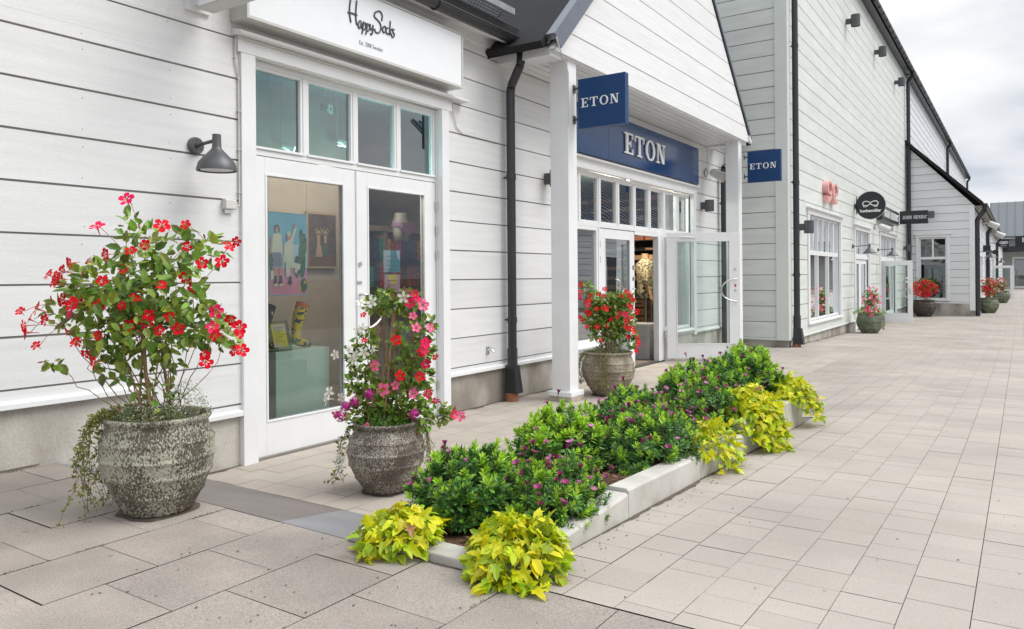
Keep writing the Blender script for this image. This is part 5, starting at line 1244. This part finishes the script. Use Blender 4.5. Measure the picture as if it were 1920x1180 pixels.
def stem_path(a, b, r, n=7, wig=.05):
    out = []; m_ = (a+b)/2+rv(r, wig); 
    for i in range(n+1):
        t = i/n; out.append(a*(1-t)**2+m_*2*t*(1-t)+b*t*t+rv(r, wig*.12))
    return out
def mandevilla(label, c, H, bl, flowers, d0, r, nleaf=700, dsp=.11, leafs=.042, top=None, fs=1.0, stakes=5, extra=None, group=None, kinds=None, stem_r=.0035, nst=16):
    t = thing('mandevilla_plant', (c[0], c[1], H), label, 'flowering plant', group or 'flowering climbers in the pots')
    base = Vector((c[0], c[1], H)); pts = blobs_to_pts(bl, d0, dsp, r, nleaf); p = P()
    for (q, cen) in pts:
        o = (q-cen); o = o.normalized() if o.length > 1e-5 else Vector((0, 0, 1))
        d = (o*.6+rv(r, .6)+Vector((0, 0, .12))); n = Vector((0, 0, 1))*.8+rv(r, .45)-FW*.5
        ln = leafs*r.uniform(.6, 1.25)
        leaf(p, q, d, n, ln, ln*r.uniform(.52, .68), 0, r.uniform(.0, .3), rnd=True)
    p.obj('foliage', FL_GREEN, t)
    p = P()
    for k in range(stakes):
        a = 2*pi*k/stakes+.5; b = base+Vector((cos(a)*.09, sin(a)*.09, -.04)); e = base+Vector((cos(a)*.02, sin(a)*.02, 0)); u, v = top or (bl[0][0], bl[0][1])
        e = atd(u+r.uniform(-14, 14), v+r.uniform(0, 40), d0+r.uniform(-.05, .05)); p.tube([b, b.lerp(e, .5)+rv(r, .008), e], [.0065, .006, .0045], 7)
    p.obj('stake', BARK, t)
    p = P()
    for (u, v, rad, wt) in bl:
        for _ in range(max(1, int(nst*wt/sum(b[3] for b in bl)*2))):
            e = atd(u+r.gauss(0, rad*.5), v+r.gauss(0, rad*.5), d0+r.gauss(0, dsp*.6)); b = base+Vector((r.gauss(0, .06), r.gauss(0, .06), -.03))
            p.tube(stem_path(b, e, r, 9, .07), [stem_r*(1-.06*i) for i in range(10)], 5)
    fl = []
    for f in flowers:
        u, v = f[0], f[1]; kd = f[2] if len(f) > 2 else (r.choice(kinds) if kinds else 'r')
        q = atd(u, v, d0-dsp*r.uniform(1.0, 2.1))
        near = min(pts, key=lambda s: (s[0]-q).length)[0]
        p.tube([near, near.lerp(q, .5)+Vector((0, 0, .008)), q-(-FW)*.03], [.0016, .0015, .0016], 4)
        out = (q-base-Vector((0, 0, .3))); out.z *= .5
        d = (-FW*.9+out.normalized()*.7+rv(r, .46)+Vector((0, 0, .12)))
        fl.append((q, d, kd))
    p.obj('stem', BARK, t)
    for q, d, kd in fl: put_mesh('flower', r.choice(FM[kd]), t, q, d, fs*r.uniform(.72, 1.2), r.random()*6)
    for _ in range(int(len(flowers)*.7)):
        q, cen = r.choice(pts); o = (q-cen).normalized() if (q-cen).length > 0 else Vector((0, 0, 1)); d = (o+Vector((0, 0, .6))+rv(r, .3)).normalized(); b = q+d*.02
        put_mesh('bud', BUDM, t, b, d, r.uniform(.8, 1.3))
    return t
def trailing(label, paths, mt, r, name='trailing_plant', dens=38, ls=.014, tubes=.0014):
    t = thing(name, paths[0][0], label, 'trailing plant'); p = P(); s = P()
    for path in paths:
        path = [Vector(q) for q in path]; fine = []
        for i in range(len(path)-1):
            for k in range(10): fine.append(path[i].lerp(path[i+1], k/10)+rv(r, .0025))
        fine.append(path[-1]); s.tube(fine, tubes, 4)
        L_ = sum((a-b).length for a, b in zip(fine, fine[1:]))
        for _ in range(int(L_*dens*3)):
            q = r.choice(fine)+rv(r, .008); leaf(p, q, rv(r), rv(r), ls*r.uniform(.6, 1.4), ls*.6*r.uniform(.6, 1.2), 0)
    p.obj('leaves', mt, t); s.obj('stem', mat('thin_vine_stem', (.16, .11, .06), .8, .3), t); return t
def cushion(label, c, rx, ry, rz_, n, r, mt=LF_SILV, fl=None, nf=0, name='alyssum_plant', ls=.016):
    t = thing(name, c, label, 'plant'); p = P(); c = Vector(c)
    for _ in range(n):
        a = r.random()*2*pi; e = r.random(); q = c+Vector((rx*sqrt(e)*cos(a), ry*sqrt(e)*sin(a), rz_*(1-e)*r.uniform(.5, 1.1)+r.uniform(-.01, .01))); leaf(p, q, rv(r)+Vector((0, 0, .8)), rv(r), ls*r.uniform(.6, 1.4), ls*.35, 0)
    p.obj('foliage', mt, t)
    if nf:
        p = P()
        for _ in range(nf):
            a = r.random()*2*pi; e = r.random()*.9; q = c+Vector((rx*sqrt(e)*cos(a), ry*sqrt(e)*sin(a), rz_*(1-e)+.012))
            for k in range(4):
                b = q+rv(r, .006); a2 = r.random()*6
                p.face([b, b+Vector((.004*cos(a2), .004*sin(a2), .002)), b+Vector((.0045*cos(a2+1.2), .0045*sin(a2+1.2), .003)), b+Vector((.003*cos(a2+2.2), .003*sin(a2+2.2), .002))])
        tag(p.obj('blossom', fl or P_WHITE, t), kind='stuff')
    return t
# --- pot 1, by the left edge
r = random.Random(21)
c1_ = (-3.55, 2.16); pot(c1_[0], c1_[1], .315, .262, .475, POT1, 'large speckled green and brown glazed pot nearest the camera on the left', foot=.60, rim=.90, mid=.70)
D1 = (Vector((c1_[0], c1_[1], 0))).dot(FW)
bl = [(265, 520, 62, 2.0), (200, 535, 60, 1.9), (330, 545, 62, 2.0), (230, 600, 66, 2.2), (300, 620, 64, 2.2), (180, 595, 55, 1.3), (370, 600, 52, 1.2), (270, 462, 46, .8), (350, 478, 38, .5), (270, 700, 50, .45), (200, 690, 30, .3), (300, 740, 34, .25), (395, 470, 28, .35), (240, 425, 22, .22), (150, 545, 30, .5), (110, 590, 26, .35), (200, 640, 36, .6), (395, 615, 34, .6), (425, 640, 20, .2), (235, 660, 30, .4), (105, 670, 18, .12), (310, 660, 34, .45), (345, 455, 26, .3)]
z1 = lambda x, y: (x/3.277, 340+y/3.277)
f1 = [(780, 112), (595, 280), (995, 275), (1140, 268), (895, 392), (805, 430), (1405, 402), (1365, 495), (1240, 503), (545, 490), (765, 540), (430, 505), (385, 555), (350, 595), (630, 612), (990, 640), (1185, 650), (385, 730), (445, 755), (510, 762), (435, 815), (280, 852), (150, 890), (125, 800), (230, 785), (415, 925), (605, 950), (788, 885), (912, 820), (905, 870), (980, 918), (1330, 800), (1420, 850), (1305, 900), (1325, 945), (1470, 900), (1440, 1040), (1485, 1040), (1265, 1110), (580, 1115), (222, 1010), (1095, 905), (465, 990), (615, 760), (1150, 400), (650, 450), (1135, 590), (830, 720), (1040, 830), (1455, 370), (530, 1060), (750, 765), (340, 620), (300, 575), (480, 985), (1260, 1070), (185, 850), (165, 930), (1470, 940)]
fl1 = [z1(*q)+(('c',) if i in (20, 31, 33, 1, 0) else ('r',)) for i, q in enumerate(f1)]
mandevilla('red flowering climber on canes in the large left pot', c1_, .315+.43, bl, fl1, D1, r, nleaf=1300, dsp=.13, leafs=.062, top=(265, 500), kinds='r', fs=.98, nst=13)
p1 = Vector((c1_[0], c1_[1], .79))
pa = []
for k in range(26):
    a = radians(195+r.uniform(-38, 58)); o = Vector((cos(a), sin(a), 0)); L_ = r.uniform(.1, .46)
    pa.append([p1+o*.17, p1+o*.27+Vector((0, 0, .01)), p1+o*.315+Vector((0, 0, -.06)), p1+o*(.325+r.uniform(0, .04))+Vector((0, 0, -.06-L_*.5))+rv(r, .02), p1+o*(.29+r.uniform(0, .03))+Vector((0, 0, -.06-L_))+rv(r, .03)])
trailing('yellowish trailing plant hanging over the left side of the large left pot', pa, LF_IVY, r, dens=46, ls=.021)
cushion('small white flowered cushion plant filling the front of the large left pot', (p1.x+.03, p1.y-.06, p1.z-.02), .20, .15, .075, 1600, r, nf=160, ls=.017)
cushion('airy pale plant at the right rim of the large left pot', (p1.x+.15, p1.y+.06, p1.z-.0), .12, .12, .15, 700, r, nf=120, ls=.012, name='gypsophila_plant')
# --- pot 2, by the double door
c2_ = (-3.62, 3.86); pot(c2_[0], c2_[1], 0, .262, .475, POT2, 'medium brown glazed pot in front of the glazed double door', foot=.56, rim=.80, mid=.64)
D2 = Vector((c2_[0], c2_[1], 0)).dot(FW)
z2 = lambda x, y: (590+x/2.683, 520+y/2.683)
bl = [(725, 568, 24, 1.2), (765, 562, 20, .7), (700, 575, 16, .5), (685, 640, 22, .8), (680, 680, 26, 1.2), (678, 720, 24, 1.2), (705, 745, 32, 1.4), (745, 755, 38, 1.8), (780, 740, 28, 1.1), (785, 700, 24, 1.0), (790, 655, 22, .9), (795, 612, 20, .8), (750, 685, 20, .7), (742, 640, 16, .35), (675, 775, 24, 1.1), (725, 790, 34, 1.5), (780, 785, 28, 1.1), (820, 775, 20, .5), (840, 780, 10, .2), (760, 600, 16, .4), (655, 660, 9, .1)]
f2 = [(245, 190, 'r'), (215, 265, 'w'), (238, 258, 'w'), (170, 365, 'w'), (210, 390, 'w'), (250, 380, 'w'), (190, 410, 'w'), (295, 365, 'w'), (105, 390, 'w'), (75, 580, 'w'), (60, 615, 'w'), (135, 605, 'w'), (232, 130, 'w'), (290, 125, 'w'), (447, 100, 'w'), (305, 445, 'p'), (345, 565, 'p'), (405, 545, 'p'), (260, 750, 'p'), (495, 585, 'p'), (495, 195, 'p'), (510, 255, 'p'), (580, 255, 'p'), (555, 335, 'c'), (480, 130, 'c'), (515, 110, 'c'), (470, 70, 'c'), (545, 140, 'p'), (500, 85, 'c'), (410, 315, 'r'), (530, 385, 'r'), (430, 495, 'r'), (530, 500, 'r'), (605, 400, 'r'), (570, 585, 'c'), (610, 620, 'c'), (560, 435, 'c'), (250, 320, 'r'), (548, 370, 'c'), (735, 700, 'p'), (700, 690, 'c'), (125, 955, 'w'), (130, 915, 'w'), (560, 330, 'c'), (115, 690, 'p')]
mandevilla('pink, white and red climber on canes in the pot before the double door', c2_, .43, bl, [z2(a, b)+(k,) for a, b, k in f2], D2, r, nleaf=1700, dsp=.09, leafs=.052, top=(728, 560), fs=.98, stakes=4, nst=10)
def mag(u, v, rad, d, label):
    t = thing('verbena_bloom', atd(u, v, d), label, 'flower cluster', 'magenta flower heads in the second pot'); p = P(); c = atd(u, v, d)
    for _ in range(70):
        o = rv(r).normalized(); q = c+o*rad*r.uniform(.7, 1.05)*Vector((1, 1, .8)).x; b = o.orthogonal().normalized()
        for k in range(4):
            s = Matrix.Rotation(k*pi/2, 3, o) @ b; e = o.cross(s); p.face([q, q+s*.008+e*.004, q+s*.011, q+s*.008-e*.004])
    p.obj('petals', P_MAG, t)
    p = P(); p.tube([c-Vector((0, 0, rad*.2)), c.lerp(Vector((c2_[0], c2_[1], .45)), .5)+Vector((0, 0, -.01)), Vector((c2_[0], c2_[1], .44))], .003, 5); p.obj('stem', FL_GREEN, t)
for (x, y, rr, lb) in ((155, 650, .036, 'magenta flower head left of the medium pot, upper of the left pair'), (200, 625, .036, 'magenta flower head nearest the pink flowers over the medium pot'), (130, 700, .040, 'lowest magenta flower head hanging left of the medium pot'), (275, 590, .032, 'small magenta flower head under the white flowers'), (500, 690, .036, 'magenta flower head at the right rim of the medium pot')):
    mag(*z2(x, y), rr, D2-.2, lb)
p2 = Vector((c2_[0], c2_[1], .44)); pa = []
for k in range(15):
    a = radians(38+r.uniform(-24, 24)); o = Vector((cos(a), sin(a), 0)); L_ = r.uniform(.1, .42)
    pa.append([p2+o*.14, p2+o*.24+Vector((0, 0, .03)), p2+o*.285+Vector((0, 0, -.06)), p2+o*(.29+r.uniform(0, .03))+Vector((0, 0, -.06-L_*.5))+rv(r, .02), p2+o*(.26+r.uniform(0, .06))+Vector((0, 0, -.05-L_))+rv(r, .02)])
trailing('fine trailing plant hanging down the right side of the medium pot', pa, LF_IVY, r, dens=30, ls=.012)
pa = []
for k in range(4):
    a = radians(214+r.uniform(-10, 10)); o = Vector((cos(a), sin(a), 0)); pa.append([p2+o*.14, p2+o*.25+Vector((0, 0, .0)), p2+o*.30+Vector((0, 0, -.13))+rv(r, .015), p2+o*.31+Vector((0, 0, -.26))+rv(r, .02), p2+o*(.30+.03*k)+Vector((0, 0, -.38))+rv(r, .02)])
trailing('green shoots hanging low on the left of the medium pot', pa, FL_GREEN, r, dens=16, ls=.036, tubes=.002)
cushion('round leaved green plant filling the medium pot', (p2.x, p2.y, p2.z-.01), .20, .20, .12, 1100, r, mt=mat('geranium_leaf', (.11, .23, .035), .5, .2, 30, isl=.4, trans=.2), ls=.040, name='geranium_plant')
# --- pot 3, under the porch
c3_ = (-4.22, 8.44); pot(c3_[0], c3_[1], 0, .325, .53, POT3, 'pale sandy glazed pot behind the near porch pillar', foot=.56, rim=.88, mid=.66)
D3 = Vector((c3_[0], c3_[1], 0)).dot(FW)
z3 = lambda x, y: (1060+x/8.43, 520+y/8.43)
bl = [(1140, 580, 30, 3), (1120, 570, 22, 1.3), (1160, 570, 22, 1.5), (1115, 600, 20, 1.2), (1165, 600, 22, 1.3), (1142, 612, 28, 1.8), (1175, 560, 14, .5), (1100, 540, 10, .25), (1180, 625, 12, .35), (1150, 635, 16, .35), (1120, 625, 16, .4), (1185, 645, 8, .15)]
f3 = [(245, 120), (235, 230), (225, 310), (320, 390), (380, 370), (400, 290), (525, 265), (605, 290), (620, 190), (495, 500), (590, 485), (640, 495), (365, 445), (320, 540), (375, 570), (265, 660), (225, 625), (345, 780), (500, 785), (660, 765), (720, 665), (825, 625), (860, 565), (950, 225), (1000, 250), (1010, 300), (1055, 345), (1075, 360), (880, 295), (990, 440), (1040, 470), (1130, 545), (950, 590), (1035, 640), (970, 690), (955, 785), (1005, 815), (1070, 790), (1080, 860), (990, 940), (1140, 950), (1150, 1010), (1150, 1060), (560, 1000), (1120, 1165)]
mandevilla('red flowering climber in the sandy pot behind the near pillar', c3_, .48, bl, [z3(a, b)+(('c',) if i % 5 == 2 else ('r',)) for i, (a, b) in enumerate(f3)], D3, r, nleaf=1900, dsp=.17, leafs=.06, top=(1142, 560), fs=1.08, nst=14)
p3 = Vector((c3_[0], c3_[1], .50)); pa = []
for k in range(12):
    a = radians(205+r.uniform(-16, 16) if k < 6 else 285+r.uniform(-14, 14)); o = Vector((cos(a), sin(a), 0)); L_ = r.uniform(.2, .44)
    pa.append([p3+o*.2, p3+o*.31, p3+o*.355+Vector((0, 0, -.1)), p3+o*.36+Vector((0, 0, -.1-L_*.5))+rv(r, .02), p3+o*.33+Vector((0, 0, -.1-L_*.85))+rv(r, .02)])
trailing('variegated trailing plant spilling over the sandy pot', pa, LF_IVY, r, dens=34, ls=.024)
cushion('olive green plant filling the sandy pot', (p3.x, p3.y, p3.z-.02), .27, .27, .13, 900, r, mt=LF_SILV, ls=.03, name='filler_plant')
# --- farther pots
def far_pot(c, R, H, mt, label, plabel, cols, u, v, w_, h_, n, r, dens=500, leafs=.06):
    z = gz(*c); pot(c[0], c[1], z, R, H, mt, label); D = Vector((c[0], c[1], 0)).dot(FW)
    bl = [(u+r.uniform(-.3, .3)*w_, v+r.uniform(-.35, .35)*h_, w_*.28, 1) for _ in range(9)]+[(u, v, w_*.34, 3)]
    n = int(n*1.5); fl = [(u+w_*.5*cos(a)*q, v+h_*.5*sin(a)*q, r.choice(cols)) for a, q in [(r.random()*6.28, sqrt(r.random())) for _ in range(n)]]
    mandevilla(plabel, c, z+H*.9, bl, fl, D, r, nleaf=dens, dsp=.18*60/max(12, w_)*w_/60, leafs=leafs, top=(u, v-h_*.3), fs=1.0, nst=8)
    return z
far_pot((-3.42, 22.6), .33, .56, POT4, 'olive green pot before the first sage shop door', 'pink and white climber in the olive pot', 'ppwcp', 1634, 565, 38, 56, 34, r, 650)
t4 = Vector((-3.42, 22.6, gz(-3.42, 22.6)+.52))
cushion('magenta flowered plant in the olive pot', t4, .42, .42, .22, 500, r, mt=LF_MID, ls=.05, nf=0, name='petunia_plant')
pa = []
for k in range(8):
    a = radians(20+r.uniform(-25, 25)); o = Vector((cos(a), sin(a), 0)); pa.append([t4+o*.2, t4+o*.34, t4+o*.38+Vector((0, 0, -.2)), t4+o*.36+Vector((0, 0, -.42))+rv(r, .02)])
trailing('pale trailing plant on the right of the olive pot', pa, LF_IVY, r, dens=24, ls=.03)
far_pot((-3.2, 34.3), .42, .66, POT5, 'dark brown pot at the foot of the lean-to end wall', 'dense red climber in the dark brown pot', 'rrrrc', 1733, 541, 52, 34, 150, r, 700, .08)
far_pot((-1.16, 38.6), .40, .66, POT4, 'nearer of the two far pots along the lean-to wall', 'red climber in the nearer far pot', 'rrrc', 1853, 538, 34, 34, 70, r, 450, .09)
far_pot((-.93, 52), .44, .70, POT4, 'farther of the two far pots, near the far open door', 'red and white plant in the farther far pot', 'rcpw', 1876, 533, 28, 30, 50, r, 400, .11)
# --- long raised bed
bed = thing('planter_bed', (-2.0, 4.9, .15), 'low white concrete flower bed edging set on the paving', 'planter')
KERB = mat('pale_kerb_concrete', (.37, .355, .315), .85, .10, 4, col2=(.50, .49, .455), ramp=(.35, .62), det=8, bump=.2, bscale=160, isl=.05, fine=.08, fscale=260)
def kerb(y0, y1, x0, x1, za, zb_, cham=.012):
    p = P()
    def prof(y, zt, zg): return [Vector((x0, y, zg)), Vector((x1, y, zg)), Vector((x1, y, zt-cham)), Vector((x1-cham, y, zt)), Vector((x0+cham, y, zt)), Vector((x0, y, zt-cham))]
    A = prof(y0, za, -.05); B = prof(y1, zb_, -.05); n = 6
    p.face(A[::-1]); p.face(B)
    for i in range(n): j = (i+1) % n; p.face([A[i], A[j], B[j], B[i]])
    return p.obj('kerb_block', KERB, bed)
XR0, XR1, XL0, XL1 = -1.70, -1.58, -2.42, -2.30
for (y0, y1, a, b) in ((2.475, 3.364, .360, .405), (3.368, 4.36, .424, .388), (4.364, 5.225, .388, .362), (5.229, 6.31, .445, .42), (6.314, 6.88, .42, .405)):
    kerb(y0, y1, XR0, XR1, a, b); kerb(y0+.001, y1, XL0, XL1, a-.004, b-.004)
p = P(); p.hexa([(XL0, 2.352, .0), (XR1, 2.352, .0), (XL0, 2.472, 0), (XR1, 2.472, 0), (XL0, 2.352, .353), (XR1, 2.352, .353), (XL0, 2.472, .357), (XR1, 2.472, .357)]); p.obj('kerb_block', KERB, bed, bevel=.008)
p = P(); p.hexa([(XL1+.001, 6.77, .0), (XR0-.001, 6.77, .0), (XL1+.001, 6.88, 0), (XR0-.001, 6.88, 0), (XL1+.001, 6.77, .40), (XR0-.001, 6.77, .40), (XL1+.001, 6.88, .40), (XR0-.001, 6.88, .40)]); p.obj('kerb_block', KERB, bed, bevel=.008)
p = P(); nx, ny = 12, 60
for i in range(nx+1):
    for j in range(ny+1):
        x = XL1+.001+(XR0-XL1-.002)*i/nx; y = 2.474+4.29*j/ny; p.v.append((x, y, .325+.03*min(1, (y-2.4)/1.2)+.03*mnoise.noise(Vector((x*7, y*7, 0)))))
for i in range(nx):
    for j in range(ny): a = i*(ny+1)+j; p.f.append((a, a+ny+1, a+ny+2, a+1)); p.m.append(0)
q = P(); 
p.obj('soil', SOIL, bed)
for _ in range(900):
    x, y = r.uniform(XL1+.02, XR0-.02), r.uniform(2.5, 6.7); a = r.random()*6; s = r.uniform(.008, .024); c = Vector((x, y, .34+.03*min(1, (y-2.4)/1.2)+r.uniform(0, .02))); d = Vector((cos(a), sin(a), r.uniform(-.3, .3)))*s; e = Vector((-sin(a), cos(a), r.uniform(-.3, .3)))*s*.4
    q.face([c-d-e, c+d-e, c+d+e, c-d+e])
tag(q.obj('bark_chips', mat('bark_chip', (.16, .085, .045), .9, .4, 40, isl=.5), bed), kind='stuff')
DAISY = []
for mt, in ((P_DAISY,), (P_DAISYL,)):
    for op in (.9, 1.9):
        p = P()
        for k in range(13):
            a = 2*pi*k/13; d = Vector((cos(a), sin(a), op)).normalized(); s = Vector((-sin(a), cos(a), 0)); b = d*.003; L_ = .023
            p.face([b-s*.001, b+d*L_*.6-s*.0032, b+d*L_, b+d*L_*.6+s*.0032, b+s*.001])
        p.lathe([(0, .001), (.0045, .001), (.004, .004), (0, .005)], 8, mi=1); p.lathe([(.0008, -.02), (.001, -.008), (.004, -.002), (.004, .001)], 6, mi=2)
        o = p.obj('flower', [mt, P_DEYE, LF_DARK]); DAISY.append(o.data); bpy.data.objects.remove(o)
def bush(label, c, rx, ry, rz_, n, r, light=.45, nfl=0, ls=.038, wd=.24, pale=.4, lean=(0, 0)):
    n = int(n*1.45); wd *= 1.25; ls *= 1.18; light *= .80
    t = thing('daisy_bush', (c[0], c[1], c[2]), label, 'shrub', 'leafy daisy bushes in the flower bed'); c = Vector(c); p = P(); st = P(); tips = []
    ph = r.random()*9
    for i in range(n):
        z = r.uniform(-.12, 1); a = r.random()*2*pi; h = sqrt(max(0, 1-z*z)); o = Vector((h*cos(a), h*sin(a), z)).normalized()
        k = 1+.26*mnoise.noise(o*2.1+Vector((ph, 0, 0)))+.12*mnoise.noise(o*5+Vector((0, ph, 0)))
        dep = r.choice((1, 1, 1, .88, .75)); q = c+Vector((o.x*rx, o.y*ry, max(o.z, -.05)*rz_))*k*dep
        ax = (Vector((o.x/rx, o.y/ry, o.z/rz_)).normalized()*.9+Vector((0, 0, .75))+rv(r, .2)).normalized()
        if dep == 1: tips.append((q, ax))
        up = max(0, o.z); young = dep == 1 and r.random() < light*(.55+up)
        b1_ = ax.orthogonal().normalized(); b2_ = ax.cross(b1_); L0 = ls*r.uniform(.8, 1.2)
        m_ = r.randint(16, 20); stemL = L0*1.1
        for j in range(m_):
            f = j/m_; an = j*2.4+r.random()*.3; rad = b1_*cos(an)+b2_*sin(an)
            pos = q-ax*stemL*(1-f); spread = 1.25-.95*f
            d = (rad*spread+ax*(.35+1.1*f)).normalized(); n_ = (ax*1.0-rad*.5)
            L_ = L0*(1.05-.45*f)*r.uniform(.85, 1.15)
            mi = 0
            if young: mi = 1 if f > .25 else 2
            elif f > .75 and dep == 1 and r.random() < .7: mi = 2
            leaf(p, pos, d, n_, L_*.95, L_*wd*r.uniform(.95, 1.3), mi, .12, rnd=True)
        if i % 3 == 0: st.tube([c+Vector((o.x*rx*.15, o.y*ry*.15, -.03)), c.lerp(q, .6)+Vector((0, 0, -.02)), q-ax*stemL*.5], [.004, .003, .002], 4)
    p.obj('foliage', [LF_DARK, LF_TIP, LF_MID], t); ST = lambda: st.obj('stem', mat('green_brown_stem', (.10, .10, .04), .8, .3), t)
    nfl = int(nfl*1.5); cand = [s for s in tips if s[0].z > c.z+rz_*.2]
    cand = [s for s in cand if (s[1].z > .5)] or cand
    s2 = st
    for k in range(nfl):
        q, ax = r.choice(cand); q = q+rv(r, .02); d = (ax*.4+Vector((0, 0, .7))+rv(r, .18)).normalized(); e = q+d*r.uniform(.015, .06); s2.tube([q-d*.03, e], .0012, 4)
        me = DAISY[(2 if r.random() < pale else 0)+(r.random() < .6)]; put_mesh('flower', me, t, e, (d+rv(r, .25)-FW*.15), r.uniform(.85, 1.3), r.random()*6)
    ST()
    return t
def B(u, v, x): q = atX(u, v, x); return q
bush('dark green bush at the near left end of the flower bed, behind the lime clumps', (-2.12, 2.84, .41), .27, .27, .25, 260, r, .45, 6, ls=.040)
bush('flowering bush at the near right corner of the flower bed', (-1.79, 3.02, .36), .21, .30, .25, 280, r, .5, 34, ls=.032, wd=.2)
bush('bright tipped bush behind the two nearest bushes in the flower bed', (-2.17, 3.72, .44), .25, .34, .26, 260, r, .85, 6, ls=.042)
bush('broad flowering bush over the middle of the white kerb', (-1.84, 4.25, .40), .26, .46, .26, 360, r, .5, 34, ls=.034, wd=.2)
bush('grey green bush on the patio side of the middle of the flower bed', (-2.18, 4.68, .44), .22, .42, .26, 260, r, .35, 16, ls=.038)
bush('purple flowered bush just before the large lime clump', (-1.88, 5.30, .40), .23, .38, .29, 260, r, .4, 26, ls=.034, wd=.2)
bush('bright green bush on the patio side toward the far end of the bed', (-2.18, 5.7, .44), .23, .44, .32, 260, r, .7, 12, ls=.042)
bush('green bush with dark buds, second from the far end of the bed', (-2.06, 6.2, .46), .24, .32, .32, 230, r, .5, 6, ls=.042)
bush('tall dark bush at the far end of the flower bed', (-1.99, 6.62, .47), .27, .30, .37, 260, r, .6, 3, ls=.042)
def lime(label, c, rx, ry, rz_, n, r, s0=.07, drape=.0, dr_dir=(0, 0), green=.4):
    t = thing('lime_vine', c, label, 'foliage plant', 'lime coloured vines spilling over the kerb'); c = Vector(c); p = P(); st = P()
    for i in range(n):
        z = r.uniform(-.1, 1); a = r.random()*2*pi; h = sqrt(max(0, 1-z*z)); o = Vector((h*cos(a), h*sin(a), z)).normalized(); k = r.uniform(.72, 1.08)*(1+.2*mnoise.noise(o*2.3+c))
        q = c+Vector((o.x*rx, o.y*ry, o.z*rz_))*k
        if drape: 
            f = max(0, o.dot(Vector((dr_dir[0], dr_dir[1], 0)))); q.z -= drape*f*r.uniform(.3, 1); q += Vector((dr_dir[0], dr_dir[1], 0))*.05*f
        q.z = max(q.z, gz(q.x, q.y)+.015)
        g = Vector((o.x, o.y, 0)); d = (g*.9+rv(r, .45)+Vector((0, 0, -.25))).normalized(); n_ = (Vector((o.x*.7, o.y*.7, .75))+rv(r, .35)).normalized()
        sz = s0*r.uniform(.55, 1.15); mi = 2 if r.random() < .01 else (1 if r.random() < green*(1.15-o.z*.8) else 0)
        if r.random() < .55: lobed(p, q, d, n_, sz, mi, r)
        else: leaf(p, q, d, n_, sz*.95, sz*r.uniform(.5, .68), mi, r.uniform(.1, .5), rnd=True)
        if i % 3 == 0: st.tube([c.lerp(q, .2)-Vector((0, 0, .02)), c.lerp(q, .7)+Vector((0, 0, .015)), q], .0017, 4)
    p.obj('foliage', [LF_LIME, LF_LIMEG, mat('browned_leaf', (.30, .15, .05), .6, .3, 30)], t); st.obj('stem', LF_LIMEG, t); return t
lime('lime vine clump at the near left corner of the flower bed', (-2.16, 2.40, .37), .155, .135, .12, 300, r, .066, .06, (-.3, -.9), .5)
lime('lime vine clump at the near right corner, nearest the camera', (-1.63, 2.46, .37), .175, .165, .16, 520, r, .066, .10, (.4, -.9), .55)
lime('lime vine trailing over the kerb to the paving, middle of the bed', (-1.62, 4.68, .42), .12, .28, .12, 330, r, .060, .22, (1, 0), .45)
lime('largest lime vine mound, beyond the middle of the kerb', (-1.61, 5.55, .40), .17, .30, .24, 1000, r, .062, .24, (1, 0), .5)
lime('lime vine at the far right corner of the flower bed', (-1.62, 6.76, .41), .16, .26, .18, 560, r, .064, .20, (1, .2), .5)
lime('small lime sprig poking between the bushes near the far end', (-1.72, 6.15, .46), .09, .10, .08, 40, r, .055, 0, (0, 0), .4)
